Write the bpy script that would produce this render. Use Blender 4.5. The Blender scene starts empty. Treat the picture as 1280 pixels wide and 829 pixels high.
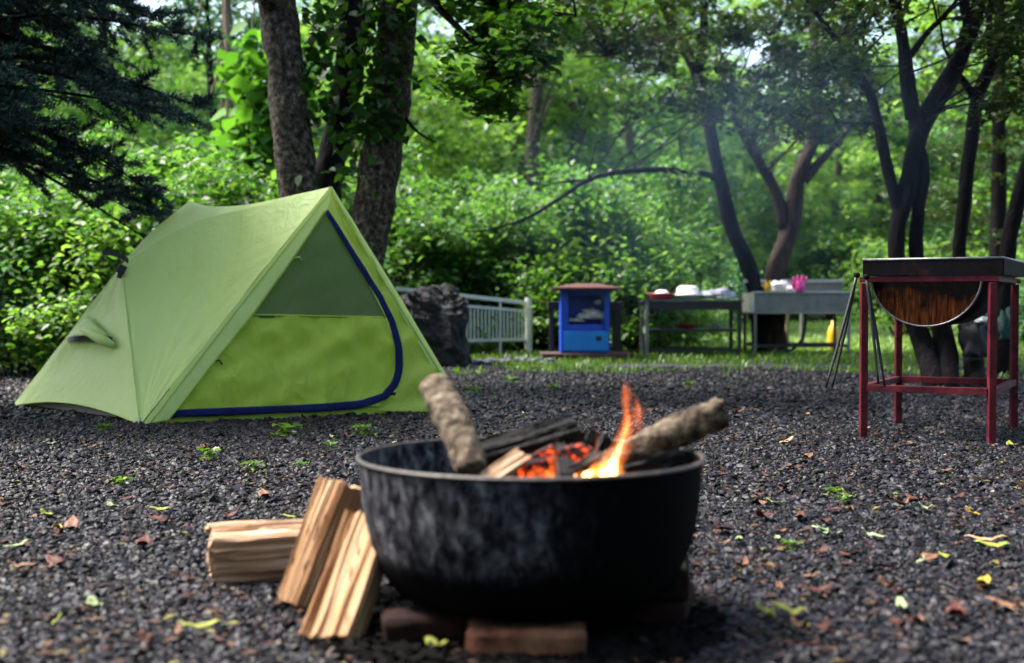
import bpy, bmesh, math, random
import numpy as np
from mathutils import Vector, Matrix, noise, Euler

PI = math.pi
R = math.radians
rnd = random.Random(11)
S = bpy.context.scene
COL = S.collection

# ------------------------------------------------------------------ camera, sky, sun, exposure
CAM_Z, FPX, HOR = 0.70, 1600.0, 378.0
PITCH = math.atan((414.5 - HOR) / FPX)
cd = bpy.data.cameras.new('camera')
cam = bpy.data.objects.new('camera', cd)
COL.objects.link(cam)
cam.location = (0, 0, CAM_Z)
cam.rotation_euler = (PI / 2 - PITCH, 0, 0)
cd.sensor_width = 36.0
cd.lens = 45.0
cd.clip_start = 0.05
cd.clip_end = 2000
cd.dof.use_dof = True
cd.dof.focus_distance = 5.5
cd.dof.aperture_fstop = 2.35
S.camera = cam

SUN_EL, SUN_AZ = 58.0, -74.0            # high, from the left and behind the wood
wd = bpy.data.worlds.new('World')
S.world = wd
wd.use_nodes = True
wn = wd.node_tree.nodes
sky = wn.new('ShaderNodeTexSky')
sky.sky_type = 'NISHITA'
sky.sun_disc = False
sky.sun_elevation = R(SUN_EL)
sky.sun_rotation = R(SUN_AZ)
sky.dust_density = 4.0
sky.air_density = 1.0
wn['Background'].inputs['Strength'].default_value = 0.12
wd.node_tree.links.new(sky.outputs[0], wn['Background'].inputs['Color'])
sl = bpy.data.lights.new('sun', 'SUN')
sl.energy = 2.7
sl.angle = R(18)
sl.color = (1.0, 0.96, 0.88)
sun = bpy.data.objects.new('sun', sl)
COL.objects.link(sun)
_a, _e = R(SUN_AZ), R(SUN_EL)
sdir = Vector((math.sin(_a) * math.cos(_e), math.cos(_a) * math.cos(_e), math.sin(_e)))
sun.rotation_euler = sdir.to_track_quat('Z', 'Y').to_euler()

S.view_settings.view_transform = 'Standard'
S.view_settings.look = 'None'
S.view_settings.gamma = 1.0
S.view_settings.exposure = 2.2
S.render.engine = 'CYCLES'
cy = S.cycles
cy.use_denoising = True
try:
    cy.denoiser = 'OPENIMAGEDENOISE'
except Exception:
    pass
cy.max_bounces = 7
cy.diffuse_bounces = 4
cy.glossy_bounces = 2
cy.transmission_bounces = 6
cy.transparent_max_bounces = 6
cy.volume_bounces = 0
cy.sample_clamp_indirect = 4.0
cy.caustics_reflective = False
cy.caustics_refractive = False

# ------------------------------------------------------------------ plan helpers: survey of the photo turned into places
def W(x, y, d):
    """place at depth d (metres along +Y) seen at photo pixel x, y"""
    cx, cyy = (x - 640) / FPX, (414.5 - y) / FPX
    fy, fz = math.cos(PITCH), -math.sin(PITCH)
    uy, uz = math.sin(PITCH), math.cos(PITCH)
    vx, vy, vz = cx, fy + cyy * uy, fz + cyy * uz
    t = d / vy
    return Vector((vx * t, d, CAM_Z + vz * t))

def G(x, y):
    """place on the ground"""
    d = CAM_Z * FPX / (y - HOR)
    p = W(x, y, d)
    return Vector((p.x, p.y, 0.0))

def ray_plane(x, y, p0, n):
    o = Vector((0, 0, CAM_Z))
    v = W(x, y, 1.0) - o
    return o + v * ((p0 - o).dot(n) / v.dot(n))

# ------------------------------------------------------------------ materials
MATS = {}
def nmat(name):
    m = bpy.data.materials.new(name)
    m.use_nodes = True
    t = m.node_tree
    return m, t, t.nodes['Principled BSDF']

def N(t, kind, **kw):
    n = t.nodes.new(kind)
    for k, v in kw.items():
        if k in n.inputs.keys():
            n.inputs[k].default_value = v
        else:
            setattr(n, k, v)
    return n

def ramp(t, stops):
    r = t.nodes.new('ShaderNodeValToRGB')
    e = r.color_ramp.elements
    while len(e) < len(stops):
        e.new(0.5)
    for k, (p, c) in enumerate(stops):
        e[k].position = p
        e[k].color = (*c, 1) if len(c) == 3 else c
    return r

def pm(name, stops, scale=8, rough=0.6, bump=0.3, bscale=None, metal=0.0, stretch=(1, 1, 1), detail=6, dist=0.01, spec=0.5, rough2=None, random_island=0.0, coat=0.0):
    """procedural surface: noise -> colour ramp, second noise -> relief"""
    m, t, b = nmat(name)
    L = t.links.new
    tc = N(t, 'ShaderNodeTexCoord')
    mp = N(t, 'ShaderNodeMapping')
    mp.inputs['Scale'].default_value = stretch
    L(tc.outputs['Object'], mp.inputs['Vector'])
    n1 = N(t, 'ShaderNodeTexNoise', Scale=scale, Detail=detail, Roughness=0.62)
    L(mp.outputs[0], n1.inputs['Vector'])
    r = ramp(t, stops)
    fac = n1.outputs['Fac']
    if random_island > 0:
        g = N(t, 'ShaderNodeNewGeometry')
        ma = N(t, 'ShaderNodeMath', operation='MULTIPLY_ADD')
        L(g.outputs['Random Per Island'], ma.inputs[0])
        ma.inputs[1].default_value = random_island
        ms = N(t, 'ShaderNodeMath', operation='SUBTRACT')
        L(fac, ms.inputs[0]); ms.inputs[1].default_value = random_island * 0.5
        L(ms.outputs[0], ma.inputs[2])
        fac = ma.outputs[0]
    L(fac, r.inputs['Fac'])
    L(r.outputs[0], b.inputs['Base Color'])
    b.inputs['Roughness'].default_value = rough
    b.inputs['Metallic'].default_value = metal
    b.inputs['Specular IOR Level'].default_value = spec
    if coat:
        b.inputs['Coat Weight'].default_value = coat
        b.inputs['Coat Roughness'].default_value = 0.2
    if rough2 is not None:
        mr = N(t, 'ShaderNodeMapRange')
        mr.inputs['To Min'].default_value = rough
        mr.inputs['To Max'].default_value = rough2
        L(n1.outputs['Fac'], mr.inputs['Value'])
        L(mr.outputs[0], b.inputs['Roughness'])
    if bump:
        n2 = N(t, 'ShaderNodeTexNoise', Scale=bscale or scale * 3, Detail=5, Roughness=0.6)
        L(mp.outputs[0], n2.inputs['Vector'])
        bp = N(t, 'ShaderNodeBump', Strength=bump, Distance=dist)
        L(n2.outputs['Fac'], bp.inputs['Height'])
        L(bp.outputs[0], b.inputs['Normal'])
    MATS[name] = m
    return m

def leaf_mat(name, cols, trans=0.45, tcol=(1.25, 1.3, 0.5), rough=0.42, spec=0.5):
    """leaf blades: every leaf its own tint, light passes through"""
    m, t, b = nmat(name)
    L = t.links.new
    g = N(t, 'ShaderNodeNewGeometry')
    r = ramp(t, [(k / max(1, len(cols) - 1), c) for k, c in enumerate(cols)])
    L(g.outputs['Random Per Island'], r.inputs['Fac'])
    L(r.outputs[0], b.inputs['Base Color'])
    b.inputs['Roughness'].default_value = rough
    b.inputs['Specular IOR Level'].default_value = spec
    mul = N(t, 'ShaderNodeVectorMath', operation='MULTIPLY')
    L(r.outputs[0], mul.inputs[0])
    mul.inputs[1].default_value = tcol
    tr = N(t, 'ShaderNodeBsdfTranslucent')
    L(mul.outputs[0], tr.inputs['Color'])
    mx = N(t, 'ShaderNodeMixShader')
    mx.inputs[0].default_value = trans
    L(b.outputs[0], mx.inputs[1]); L(tr.outputs[0], mx.inputs[2])
    L(mx.outputs[0], t.nodes['Material Output'].inputs['Surface'])
    MATS[name] = m
    return m

def fabric(name, c1, c2, trans=0.3, tcol=None, bump=0.25):
    m, t, b = nmat(name)
    L = t.links.new
    tc = N(t, 'ShaderNodeTexCoord')
    n1 = N(t, 'ShaderNodeTexNoise', Scale=2.5, Detail=5)
    L(tc.outputs['Object'], n1.inputs['Vector'])
    r = ramp(t, [(0.3, c1), (0.7, c2)])
    L(n1.outputs['Fac'], r.inputs['Fac']); L(r.outputs[0], b.inputs['Base Color'])
    b.inputs['Roughness'].default_value = 0.5
    b.inputs['Specular IOR Level'].default_value = 0.35
    n2 = N(t, 'ShaderNodeTexNoise', Scale=11, Detail=5, Distortion=1.6)
    mp = N(t, 'ShaderNodeMapping')
    mp.inputs['Rotation'].default_value = (0.3, 0.5, 0.4)
    mp.inputs['Scale'].default_value = (1, 1, 0.35)
    L(tc.outputs['Object'], mp.inputs['Vector']); L(mp.outputs[0], n2.inputs['Vector'])
    bp = N(t, 'ShaderNodeBump', Strength=bump, Distance=0.05)
    L(n2.outputs['Fac'], bp.inputs['Height']); L(bp.outputs[0], b.inputs['Normal'])
    tr = N(t, 'ShaderNodeBsdfTranslucent')
    tr.inputs['Color'].default_value = (*(tcol or c2), 1)
    mx = N(t, 'ShaderNodeMixShader'); mx.inputs[0].default_value = trans
    L(b.outputs[0], mx.inputs[1]); L(tr.outputs[0], mx.inputs[2])
    L(mx.outputs[0], t.nodes['Material Output'].inputs['Surface'])
    MATS[name] = m
    return m

BARK = pm('bark', [(0.36, (0.012, 0.009, 0.007)), (0.46, (0.055, 0.044, 0.034)), (0.56, (0.13, 0.11, 0.088)), (0.70, (0.30, 0.27, 0.23))], scale=26, rough=0.85, bump=1.0, bscale=40, stretch=(1, 1, 0.8), dist=0.05, spec=0.2, detail=9)
BARK_DARK = pm('dark_wet_bark', [(0.3, (0.004, 0.003, 0.004)), (0.6, (0.011, 0.009, 0.010)), (0.8, (0.034, 0.027, 0.024))], scale=16, rough=0.8, bump=0.9, bscale=26, stretch=(1, 1, 0.35), dist=0.03, spec=0.1)
BARK_RED = pm('reddish_bark', [(0.3, (0.012, 0.007, 0.006)), (0.55, (0.035, 0.021, 0.014)), (0.75, (0.085, 0.06, 0.042))], scale=12, rough=0.8, bump=0.9, bscale=24, stretch=(1, 1, 0.35), dist=0.03, spec=0.2)
BARK_PALE = pm('pale_bark', [(0.3, (0.10, 0.075, 0.055)), (0.7, (0.26, 0.20, 0.15))], scale=10, rough=0.85, bump=0.6, stretch=(1, 1, 0.3), spec=0.2)
LEAF_BRIGHT = leaf_mat('bright_leaf', [(0.05, 0.13, 0.02), (0.12, 0.25, 0.05), (0.24, 0.38, 0.12), (0.13, 0.27, 0.10)], 0.58)
LEAF_MID = leaf_mat('mid_leaf', [(0.025, 0.08, 0.014), (0.065, 0.17, 0.035), (0.15, 0.28, 0.075), (0.07, 0.18, 0.08)], 0.55)
LEAF_COOL = leaf_mat('cool_leaf', [(0.03, 0.09, 0.045), (0.075, 0.18, 0.09), (0.16, 0.28, 0.16)], 0.55, (1.1, 1.3, 0.7))
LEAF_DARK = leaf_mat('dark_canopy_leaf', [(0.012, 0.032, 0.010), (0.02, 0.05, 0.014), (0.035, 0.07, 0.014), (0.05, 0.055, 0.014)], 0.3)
LEAF_MAPLE = leaf_mat('maple_leaf', [(0.025, 0.085, 0.012), (0.045, 0.13, 0.015), (0.08, 0.18, 0.02)], 0.52)
NEEDLE = leaf_mat('spruce_needle', [(0.008, 0.022, 0.020), (0.016, 0.040, 0.038), (0.03, 0.068, 0.062), (0.05, 0.10, 0.085)], 0.2, (1, 1.1, 1), spec=0.3)
GRASS = leaf_mat('grass_blade', [(0.05, 0.12, 0.015), (0.08, 0.17, 0.02), (0.12, 0.2, 0.03)], 0.45)
MEADOW_BLADE = leaf_mat('sunlit_meadow_blade', [(0.14, 0.25, 0.05), (0.2, 0.32, 0.08), (0.26, 0.36, 0.11)], 0.5)  # sunlight on the open lawn is put into these paler blades

# ------------------------------------------------------------------ mesh helpers
class MB:
    def __init__(s):
        s.v, s.f = [], []
    def add(s, vs, fs):
        o = len(s.v)
        s.v += [tuple(p) for p in vs]
        s.f += [tuple(i + o for i in q) for q in fs]
        return s
    def box(s, c, size, rot=None):
        x, y, z = size[0] / 2, size[1] / 2, size[2] / 2
        P = [Vector((a * x, b * y, e * z)) for e in (-1, 1) for a, b in ((-1, -1), (1, -1), (1, 1), (-1, 1))]
        if rot is not None:
            M = rot if isinstance(rot, Matrix) else Euler(rot).to_matrix()
            P = [M @ p for p in P]
        c = Vector(c)
        return s.add([p + c for p in P], [(3, 2, 1, 0), (4, 5, 6, 7), (0, 1, 5, 4), (1, 2, 6, 5), (2, 3, 7, 6), (3, 0, 4, 7)])
    def bar(s, a, b, w, h=None):
        """square bar from a to b"""
        a, b = Vector(a), Vector(b)
        q = (b - a).to_track_quat('Z', 'Y').to_matrix()
        return s.box((a + b) / 2, (w, h or w, (b - a).length), q)
    def tube(s, pts, radii, n=10, rough=0.0, seed=0, cap=True):
        pts = [Vector(p) for p in pts]
        if not hasattr(radii, '__len__'):
            radii = [radii] * len(pts)
        vs, fs = [], []
        ref = Vector((0.31, 0.87, 0.38))
        for i, p in enumerate(pts):
            t = (pts[min(i + 1, len(pts) - 1)] - pts[max(i - 1, 0)]).normalized()
            a = t.cross(ref)
            if a.length < 1e-3:
                a = t.cross(Vector((1, 0, 0)))
            a.normalize()
            b = t.cross(a)
            for k in range(n):
                w = 2 * PI * k / n
                r = radii[i]
                if rough:
                    r *= 1 + rough * noise.noise(Vector((math.cos(w) * 1.3 + seed, math.sin(w) * 1.3, i * 0.55)))
                vs.append(p + a * (math.cos(w) * r) + b * (math.sin(w) * r))
        for i in range(len(pts) - 1):
            for k in range(n):
                k2 = (k + 1) % n
                fs.append((i * n + k, i * n + k2, (i + 1) * n + k2, (i + 1) * n + k))
        if cap:
            fs.append(tuple(range(n))[::-1])
            m = (len(pts) - 1) * n
            fs.append(tuple(m + k for k in range(n)))
        return s.add(vs, fs)
    def lathe(s, prof, c=(0, 0, 0), n=48):
        vs, fs = [], []
        for r, z in prof:
            for k in range(n):
                w = 2 * PI * k / n
                vs.append((c[0] + r * math.cos(w), c[1] + r * math.sin(w), c[2] + z))
        for i in range(len(prof) - 1):
            for k in range(n):
                k2 = (k + 1) % n
                fs.append((i * n + k, i * n + k2, (i + 1) * n + k2, (i + 1) * n + k))
        return s.add(vs, fs)
    def grid(s, P):
        nr, nc = len(P), len(P[0])
        return s.add([p for row in P for p in row], [(i * nc + j, i * nc + j + 1, (i + 1) * nc + j + 1, (i + 1) * nc + j) for i in range(nr - 1) for j in range(nc - 1)])
    def build(s, name, m, parent=None, base=None, smooth=False, bevel=0.0, kind=None, solid=0.0):
        b = Vector(base) if base is not None else (BASE.get(parent.name, Vector((0, 0, 0))) if parent is not None else Vector((0, 0, 0)))
        me = bpy.data.meshes.new(name)
        me.from_pydata([(p[0] - b.x, p[1] - b.y, p[2] - b.z) for p in s.v], [], s.f)
        if bevel:
            bm = bmesh.new(); bm.from_mesh(me)
            bmesh.ops.recalc_face_normals(bm, faces=bm.faces)
            es = [e for e in bm.edges if len(e.link_faces) == 2 and e.calc_face_angle(0) > 0.6]
            bmesh.ops.bevel(bm, geom=es, offset=bevel, segments=2, affect='EDGES', profile=0.6)
            bm.to_mesh(me); bm.free()
        return link(name, me, m, parent, b, smooth, kind, solid)

BASE = {}
def link(name, me, m, parent=None, b=None, smooth=False, kind=None, solid=0.0):
    if m is not None:
        me.materials.append(m)
    if smooth:
        me.polygons.foreach_set('use_smooth', [True] * len(me.polygons))
    o = bpy.data.objects.new(name, me)
    COL.objects.link(o)
    b = b if b is not None else Vector((0, 0, 0))
    if parent is not None:
        o.parent = parent
        BASE[o.name] = b
    else:
        o.location = b
        BASE[o.name] = b
    if kind:
        o['kind'] = kind
    if solid:
        md = o.modifiers.new('thickness', 'SOLIDIFY'); md.thickness = solid; md.offset = 0
    return o

def tag(o, label=None, cat=None, group=None, kind=None):
    for k, v in (('label', label), ('category', cat), ('group', group), ('kind', kind)):
        if v:
            o[k] = v
    return o

def thing(name, label, cat, loc=(0, 0, 0), group=None):
    o = bpy.data.objects.new(name, None)
    o.empty_display_size = 0.1
    COL.objects.link(o)
    o.location = loc
    BASE[o.name] = Vector(loc)
    return tag(o, label, cat, group)

def dup(root, loc, rz=0.0, sc=1.0, label=None):
    c = root.copy(); COL.objects.link(c)
    c.location = loc; c.rotation_euler = (0, 0, rz); c.scale = (sc, sc, sc) if not hasattr(sc, '__len__') else sc
    if label:
        c['label'] = label
    for ch in list(root.children):
        d = ch.copy(); COL.objects.link(d); d.parent = c
        for g in list(ch.children):
            e = g.copy(); COL.objects.link(e); e.parent = d
    return c

def mesh_np(name, V, F):
    """fast mesh from numpy: V (n,3), F (m,k) all faces of k corners"""
    me = bpy.data.meshes.new(name)
    k = F.shape[1]
    me.vertices.add(len(V)); me.vertices.foreach_set('co', np.ascontiguousarray(V, np.float32).ravel())
    me.loops.add(F.size); me.loops.foreach_set('vertex_index', np.ascontiguousarray(F, np.int32).ravel())
    me.polygons.add(len(F))
    me.polygons.foreach_set('loop_start', np.arange(0, F.size, k, dtype=np.int32))
    me.update(calc_edges=True)
    return me

def leaf_arrays(C, size, rng, up=0.6, aspect=0.55, droop=0.25, jitter=0.35, out=None):
    """one folded pointed blade (two triangles hinged on the midrib) per centre"""
    n = len(C)
    nz = rng.normal(size=(n, 3)); nz /= np.linalg.norm(nz, axis=1)[:, None]
    nz[:, 2] = np.abs(nz[:, 2])
    nz = nz * (1 - up) + np.array([0, 0, 1.0]) * up
    if out is not None:
        nz = nz + out * 0.5
    nz /= np.linalg.norm(nz, axis=1)[:, None]
    a = rng.normal(size=(n, 3))
    a -= (a * nz).sum(1)[:, None] * nz
    a /= np.linalg.norm(a, axis=1)[:, None]
    b = np.cross(nz, a)
    s = (size * (1 + jitter * rng.uniform(-1, 1, n)))[:, None]
    w = s * aspect * 0.5
    v0 = C - a * s * 0.5
    v1 = C + b * w + nz * s * 0.08 - a * s * 0.06
    v2 = C + a * s * 0.5 - np.array([0, 0, 1.0]) * s * droop
    v3 = C - b * w + nz * s * 0.08 - a * s * 0.06
    V = np.stack([v0, v1, v2, v3], 1).reshape(-1, 3)
    i = np.arange(n)[:, None] * 4
    F = np.concatenate([i + np.array([[0, 1, 2]]), i + np.array([[0, 2, 3]])], 1).reshape(-1, 3)
    return V, F

def leaf6_arrays(C, size, rng, up=0.6, aspect=0.55, droop=0.25, jitter=0.35, wide=0.32):
    """rounder pointed blade: six corners, folded on the midrib"""
    n = len(C)
    nz = rng.normal(size=(n, 3)); nz /= np.linalg.norm(nz, axis=1)[:, None]
    nz[:, 2] = np.abs(nz[:, 2])
    nz = nz * (1 - up) + np.array([0, 0, 1.0]) * up
    nz /= np.linalg.norm(nz, axis=1)[:, None]
    a = rng.normal(size=(n, 3)); a[:, 2] -= 0.4
    a -= (a * nz).sum(1)[:, None] * nz
    a /= np.linalg.norm(a, axis=1)[:, None]
    b = np.cross(nz, a)
    s = (size * (1 + jitter * rng.uniform(-1, 1, n)))[:, None]
    w = s * aspect * 0.5
    dn_ = np.array([0, 0, 1.0]) * s * droop
    V = np.stack([C - a * s * 0.5, C - a * s * (0.5 - wide) + b * w + nz * s * 0.06, C + a * s * 0.14 + b * w * 0.82 + nz * s * 0.05 - dn_ * 0.3,
                  C + a * s * 0.5 - dn_, C + a * s * 0.14 - b * w * 0.82 + nz * s * 0.05 - dn_ * 0.3, C - a * s * (0.5 - wide) - b * w + nz * s * 0.06], 1).reshape(-1, 3)
    i = np.arange(n)[:, None] * 6
    F = np.concatenate([i + np.array([[0, 1, 2]]), i + np.array([[0, 2, 3]]), i + np.array([[0, 3, 4]]), i + np.array([[0, 4, 5]])], 1).reshape(-1, 3)
    return V, F

def clump_points(rng, centers, radii, per, flat=0.6):
    out = []
    for c, r in zip(centers, radii):
        p = rng.normal(size=(per, 3)) * r * 0.5
        p[:, 2] *= flat
        out.append(p + np.array(c))
    return np.concatenate(out)

def smooth_path(pts, n=24):
    P = [Vector(p) for p in pts]
    P = [P[0] * 2 - P[1]] + P + [P[-1] * 2 - P[-2]]
    out = []
    segs = len(P) - 3
    for k in range(n + 1):
        u = k / n * segs
        i = min(int(u), segs - 1)
        t = u - i
        a, b, c, d = P[i], P[i + 1], P[i + 2], P[i + 3]
        out.append(0.5 * ((2 * b) + (c - a) * t + (2 * a - 5 * b + 4 * c - d) * t * t + (3 * b - a - 3 * c + d) * t ** 3))
    return out

def limb(mb, pts, radii, n=20, sides=10, rough=0.25, seed=0):
    """rough tapered limb through pts"""
    P = smooth_path(pts, n)
    rr = [float(np.interp(k / n * (len(radii) - 1), range(len(radii)), radii)) for k in range(n + 1)]
    mb.tube(P, rr, sides, rough, seed)
    return P

# ------------------------------------------------------------------ ground
def sheet(name, xs, ys, hfun, m):
    P = [[(x, y, hfun(x, y)) for x in xs] for y in ys]
    o = MB().grid(P).build(name, m, smooth=True)
    tag(o, kind='structure')
    return o

def hill(x, y):
    """open lawn to the right, wooded slope beyond"""
    start = 46.0 if x > 1.5 else 46.0 - 22.0 * min(1, (1.5 - x) / 6.0)
    h = max(0.0, y - start)
    return 0.12 * h * h / (h + 12.0) + (0.02 * noise.noise(Vector((x * 0.3, y * 0.3, 0))) if y > 18 else 0)

gm, t, b = nmat('gravel_bed')
L = t.links.new
tc = N(t, 'ShaderNodeTexCoord')
vo = N(t, 'ShaderNodeTexVoronoi', Scale=42.0)
L(tc.outputs['Object'], vo.inputs['Vector'])
cr = ramp(t, [(0.0, (0.004, 0.004, 0.005)), (0.45, (0.011, 0.010, 0.013)), (0.8, (0.024, 0.023, 0.028)), (1.0, (0.06, 0.06, 0.07))])
sx = N(t, 'ShaderNodeSeparateColor')
L(vo.outputs['Color'], sx.inputs[0]); L(sx.outputs[0], cr.inputs['Fac'])
n1 = N(t, 'ShaderNodeTexNoise', Scale=1.1, Detail=6, Roughness=0.7)
L(tc.outputs['Object'], n1.inputs['Vector'])
gr = ramp(t, [(0.35, (0.02, 0.045, 0.008)), (0.6, (0.05, 0.10, 0.018)), (0.8, (0.09, 0.15, 0.03))])
n3 = N(t, 'ShaderNodeTexNoise', Scale=9, Detail=6); L(tc.outputs['Object'], n3.inputs['Vector']); L(n3.outputs['Fac'], gr.inputs['Fac'])
sp = N(t, 'ShaderNodeSeparateXYZ'); L(tc.outputs['Object'], sp.inputs[0])
mr = N(t, 'ShaderNodeMapRange'); mr.inputs['From Min'].default_value = 14.5; mr.inputs['From Max'].default_value = 20.0
L(sp.outputs['Y'], mr.inputs['Value'])
ad = N(t, 'ShaderNodeMath', operation='ADD'); L(mr.outputs[0], ad.inputs[0])
ms = N(t, 'ShaderNodeMath', operation='MULTIPLY_ADD'); L(n1.outputs['Fac'], ms.inputs[0]); ms.inputs[1].default_value = 1.6; ms.inputs[2].default_value = -0.8
L(ms.outputs[0], ad.inputs[1])
st = N(t, 'ShaderNodeMapRange'); st.inputs['From Min'].default_value = 0.35; st.inputs['From Max'].default_value = 0.6
L(ad.outputs[0], st.inputs['Value'])
mx = N(t, 'ShaderNodeMix', data_type='RGBA'); L(st.outputs[0], mx.inputs['Factor']); L(cr.outputs[0], mx.inputs['A']); L(gr.outputs[0], mx.inputs['B'])
L(mx.outputs['Result'], b.inputs['Base Color'])
b.inputs['Roughness'].default_value = 0.6
bp = N(t, 'ShaderNodeBump', Strength=0.9, Distance=0.02, invert=True); L(vo.outputs['Distance'], bp.inputs['Height']); L(bp.outputs[0], b.inputs['Normal'])
xs = [-400, -150, -70, -45] + list(np.linspace(-34, 34, 69)) + [45, 70, 150, 400]
ys = [-60, -20, -5] + list(np.linspace(0, 90, 91)) + [110, 150, 250, 500]
sheet('ground', xs, ys, hill, gm)

# gravel: every pebble real, spread by geometry nodes over a cloud of resting points
def gravel_points():
    rng = np.random.default_rng(5)
    P, SC = [], []
    for d0, d1, sp_, sz in ((1.9, 4.4, 0.0145, 0.0110), (4.4, 7.5, 0.020, 0.0138), (7.5, 13.5, 0.032, 0.020)):
        hw = 0.44 * d1 + 0.5
        X, Y = np.meshgrid(np.arange(-hw, hw, sp_), np.arange(d0, d1, sp_))
        X = X.ravel(); Y = Y.ravel()
        X = X + rng.uniform(-.6, .6, X.size) * sp_; Y = Y + rng.uniform(-.6, .6, Y.size) * sp_
        k = (np.abs(X) < 0.44 * Y + 0.5)
        X, Y = X[k], Y[k]
        n = X.size
        s = sz * np.minimum(1.7, rng.lognormal(-0.08, 0.34, n))
        Z = rng.uniform(-0.25, 0.55, n) * sz
        P.append(np.stack([X, Y, Z], 1))
        SC.append(np.stack([s * rng.uniform(0.75, 1.3, n), s * rng.uniform(0.6, 1.0, n), s * rng.uniform(0.45, 0.75, n)], 1))
    P = np.concatenate(P); SC = np.concatenate(SC)
    RO = np.stack([rng.normal(0, 0.35, len(P)), rng.normal(0, 0.35, len(P)), rng.uniform(0, 2 * PI, len(P))], 1)
    return P, SC, RO

sm, t, b = nmat('gravel_stone')
L = t.links.new
oi = N(t, 'ShaderNodeObjectInfo')
cr = ramp(t, [(0.0, (0.003, 0.003, 0.004)), (0.35, (0.0045, 0.0042, 0.0060)), (0.65, (0.0098, 0.0090, 0.0128)), (0.86, (0.024, 0.0222, 0.030)), (0.93, (0.044, 0.042, 0.054)), (0.95, (0.045, 0.024, 0.018)), (0.98, (0.03, 0.013, 0.010)), (1.0, (0.09, 0.09, 0.10))])
L(oi.outputs['Random'], cr.inputs['Fac'])
tc = N(t, 'ShaderNodeTexCoord')
nz = N(t, 'ShaderNodeTexNoise', Scale=2.2, Detail=4); L(tc.outputs['Object'], nz.inputs['Vector'])
mu = N(t, 'ShaderNodeMix', data_type='RGBA', blend_type='MULTIPLY'); mu.inputs['Factor'].default_value = 0.7
r2 = ramp(t, [(0.3, (0.45, 0.45, 0.47)), (0.7, (1.2, 1.2, 1.2))]); L(nz.outputs['Fac'], r2.inputs['Fac'])
L(cr.outputs[0], mu.inputs['A']); L(r2.outputs[0], mu.inputs['B']); L(mu.outputs['Result'], b.inputs['Base Color'])
b.inputs['Roughness'].default_value = 0.45
b.inputs['Specular IOR Level'].default_value = 0.15

def make_gravel():
    P, SC, RO = gravel_points()
    me = bpy.data.meshes.new('gravel')
    me.vertices.add(len(P)); me.vertices.foreach_set('co', P.astype(np.float32).ravel())
    for nm, A in (('stone_size', SC), ('stone_turn', RO)):
        at = me.attributes.new(nm, 'FLOAT_VECTOR', 'POINT')
        at.data.foreach_set('vector', A.astype(np.float32).ravel())
    me.update()
    o = link('gravel', me, sm, kind='stuff')
    tag(o, 'dark grey wet crushed gravel covering the campsite', 'gravel')
    ng = bpy.data.node_groups.new('spread_stones', 'GeometryNodeTree')
    ng.interface.new_socket('Geometry', in_out='INPUT', socket_type='NodeSocketGeometry')
    ng.interface.new_socket('Geometry', in_out='OUTPUT', socket_type='NodeSocketGeometry')
    n = ng.nodes; l = ng.links.new
    gi, go = n.new('NodeGroupInput'), n.new('NodeGroupOutput')
    joins = n.new('GeometryNodeGeometryToInstance')
    for k in range(4):
        ic = n.new('GeometryNodeMeshIcoSphere'); ic.inputs['Radius'].default_value = 1.0; ic.inputs['Subdivisions'].default_value = 2
        sp_ = n.new('GeometryNodeSetPosition')
        nt = n.new('ShaderNodeTexNoise'); nt.noise_dimensions = '4D'; nt.inputs['W'].default_value = k * 3.7; nt.inputs['Scale'].default_value = 0.9; nt.inputs['Detail'].default_value = 1.0
        ps = n.new('GeometryNodeInputPosition'); l(ps.outputs[0], nt.inputs['Vector'])
        sub = n.new('ShaderNodeVectorMath'); sub.operation = 'SUBTRACT'; sub.inputs[1].default_value = (0.5, 0.5, 0.5)
        l(nt.outputs['Color'], sub.inputs[0])
        scl = n.new('ShaderNodeVectorMath'); scl.operation = 'SCALE'; scl.inputs['Scale'].default_value = 1.9
        l(sub.outputs[0], scl.inputs[0]); l(scl.outputs[0], sp_.inputs['Offset'])
        l(ic.outputs['Mesh'], sp_.inputs['Geometry'])
        smt = n.new('GeometryNodeSetMaterial'); smt.inputs['Material'].default_value = sm
        l(sp_.outputs[0], smt.inputs['Geometry']); l(smt.outputs[0], joins.inputs[0])
    io = n.new('GeometryNodeInstanceOnPoints')
    io.inputs['Pick Instance'].default_value = True
    l(gi.outputs[0], io.inputs['Points']); l(joins.outputs[0], io.inputs['Instance'])
    a1 = n.new('GeometryNodeInputNamedAttribute'); a1.data_type = 'FLOAT_VECTOR'; a1.inputs['Name'].default_value = 'stone_size'
    a2 = n.new('GeometryNodeInputNamedAttribute'); a2.data_type = 'FLOAT_VECTOR'; a2.inputs['Name'].default_value = 'stone_turn'
    l(a1.outputs['Attribute'], io.inputs['Scale'])
    er = n.new('FunctionNodeEulerToRotation'); l(a2.outputs['Attribute'], er.inputs[0]); l(er.outputs[0], io.inputs['Rotation'])
    l(io.outputs[0], go.inputs[0])
    md = o.modifiers.new('spread_stones', 'NODES'); md.node_group = ng
make_gravel()

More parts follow.
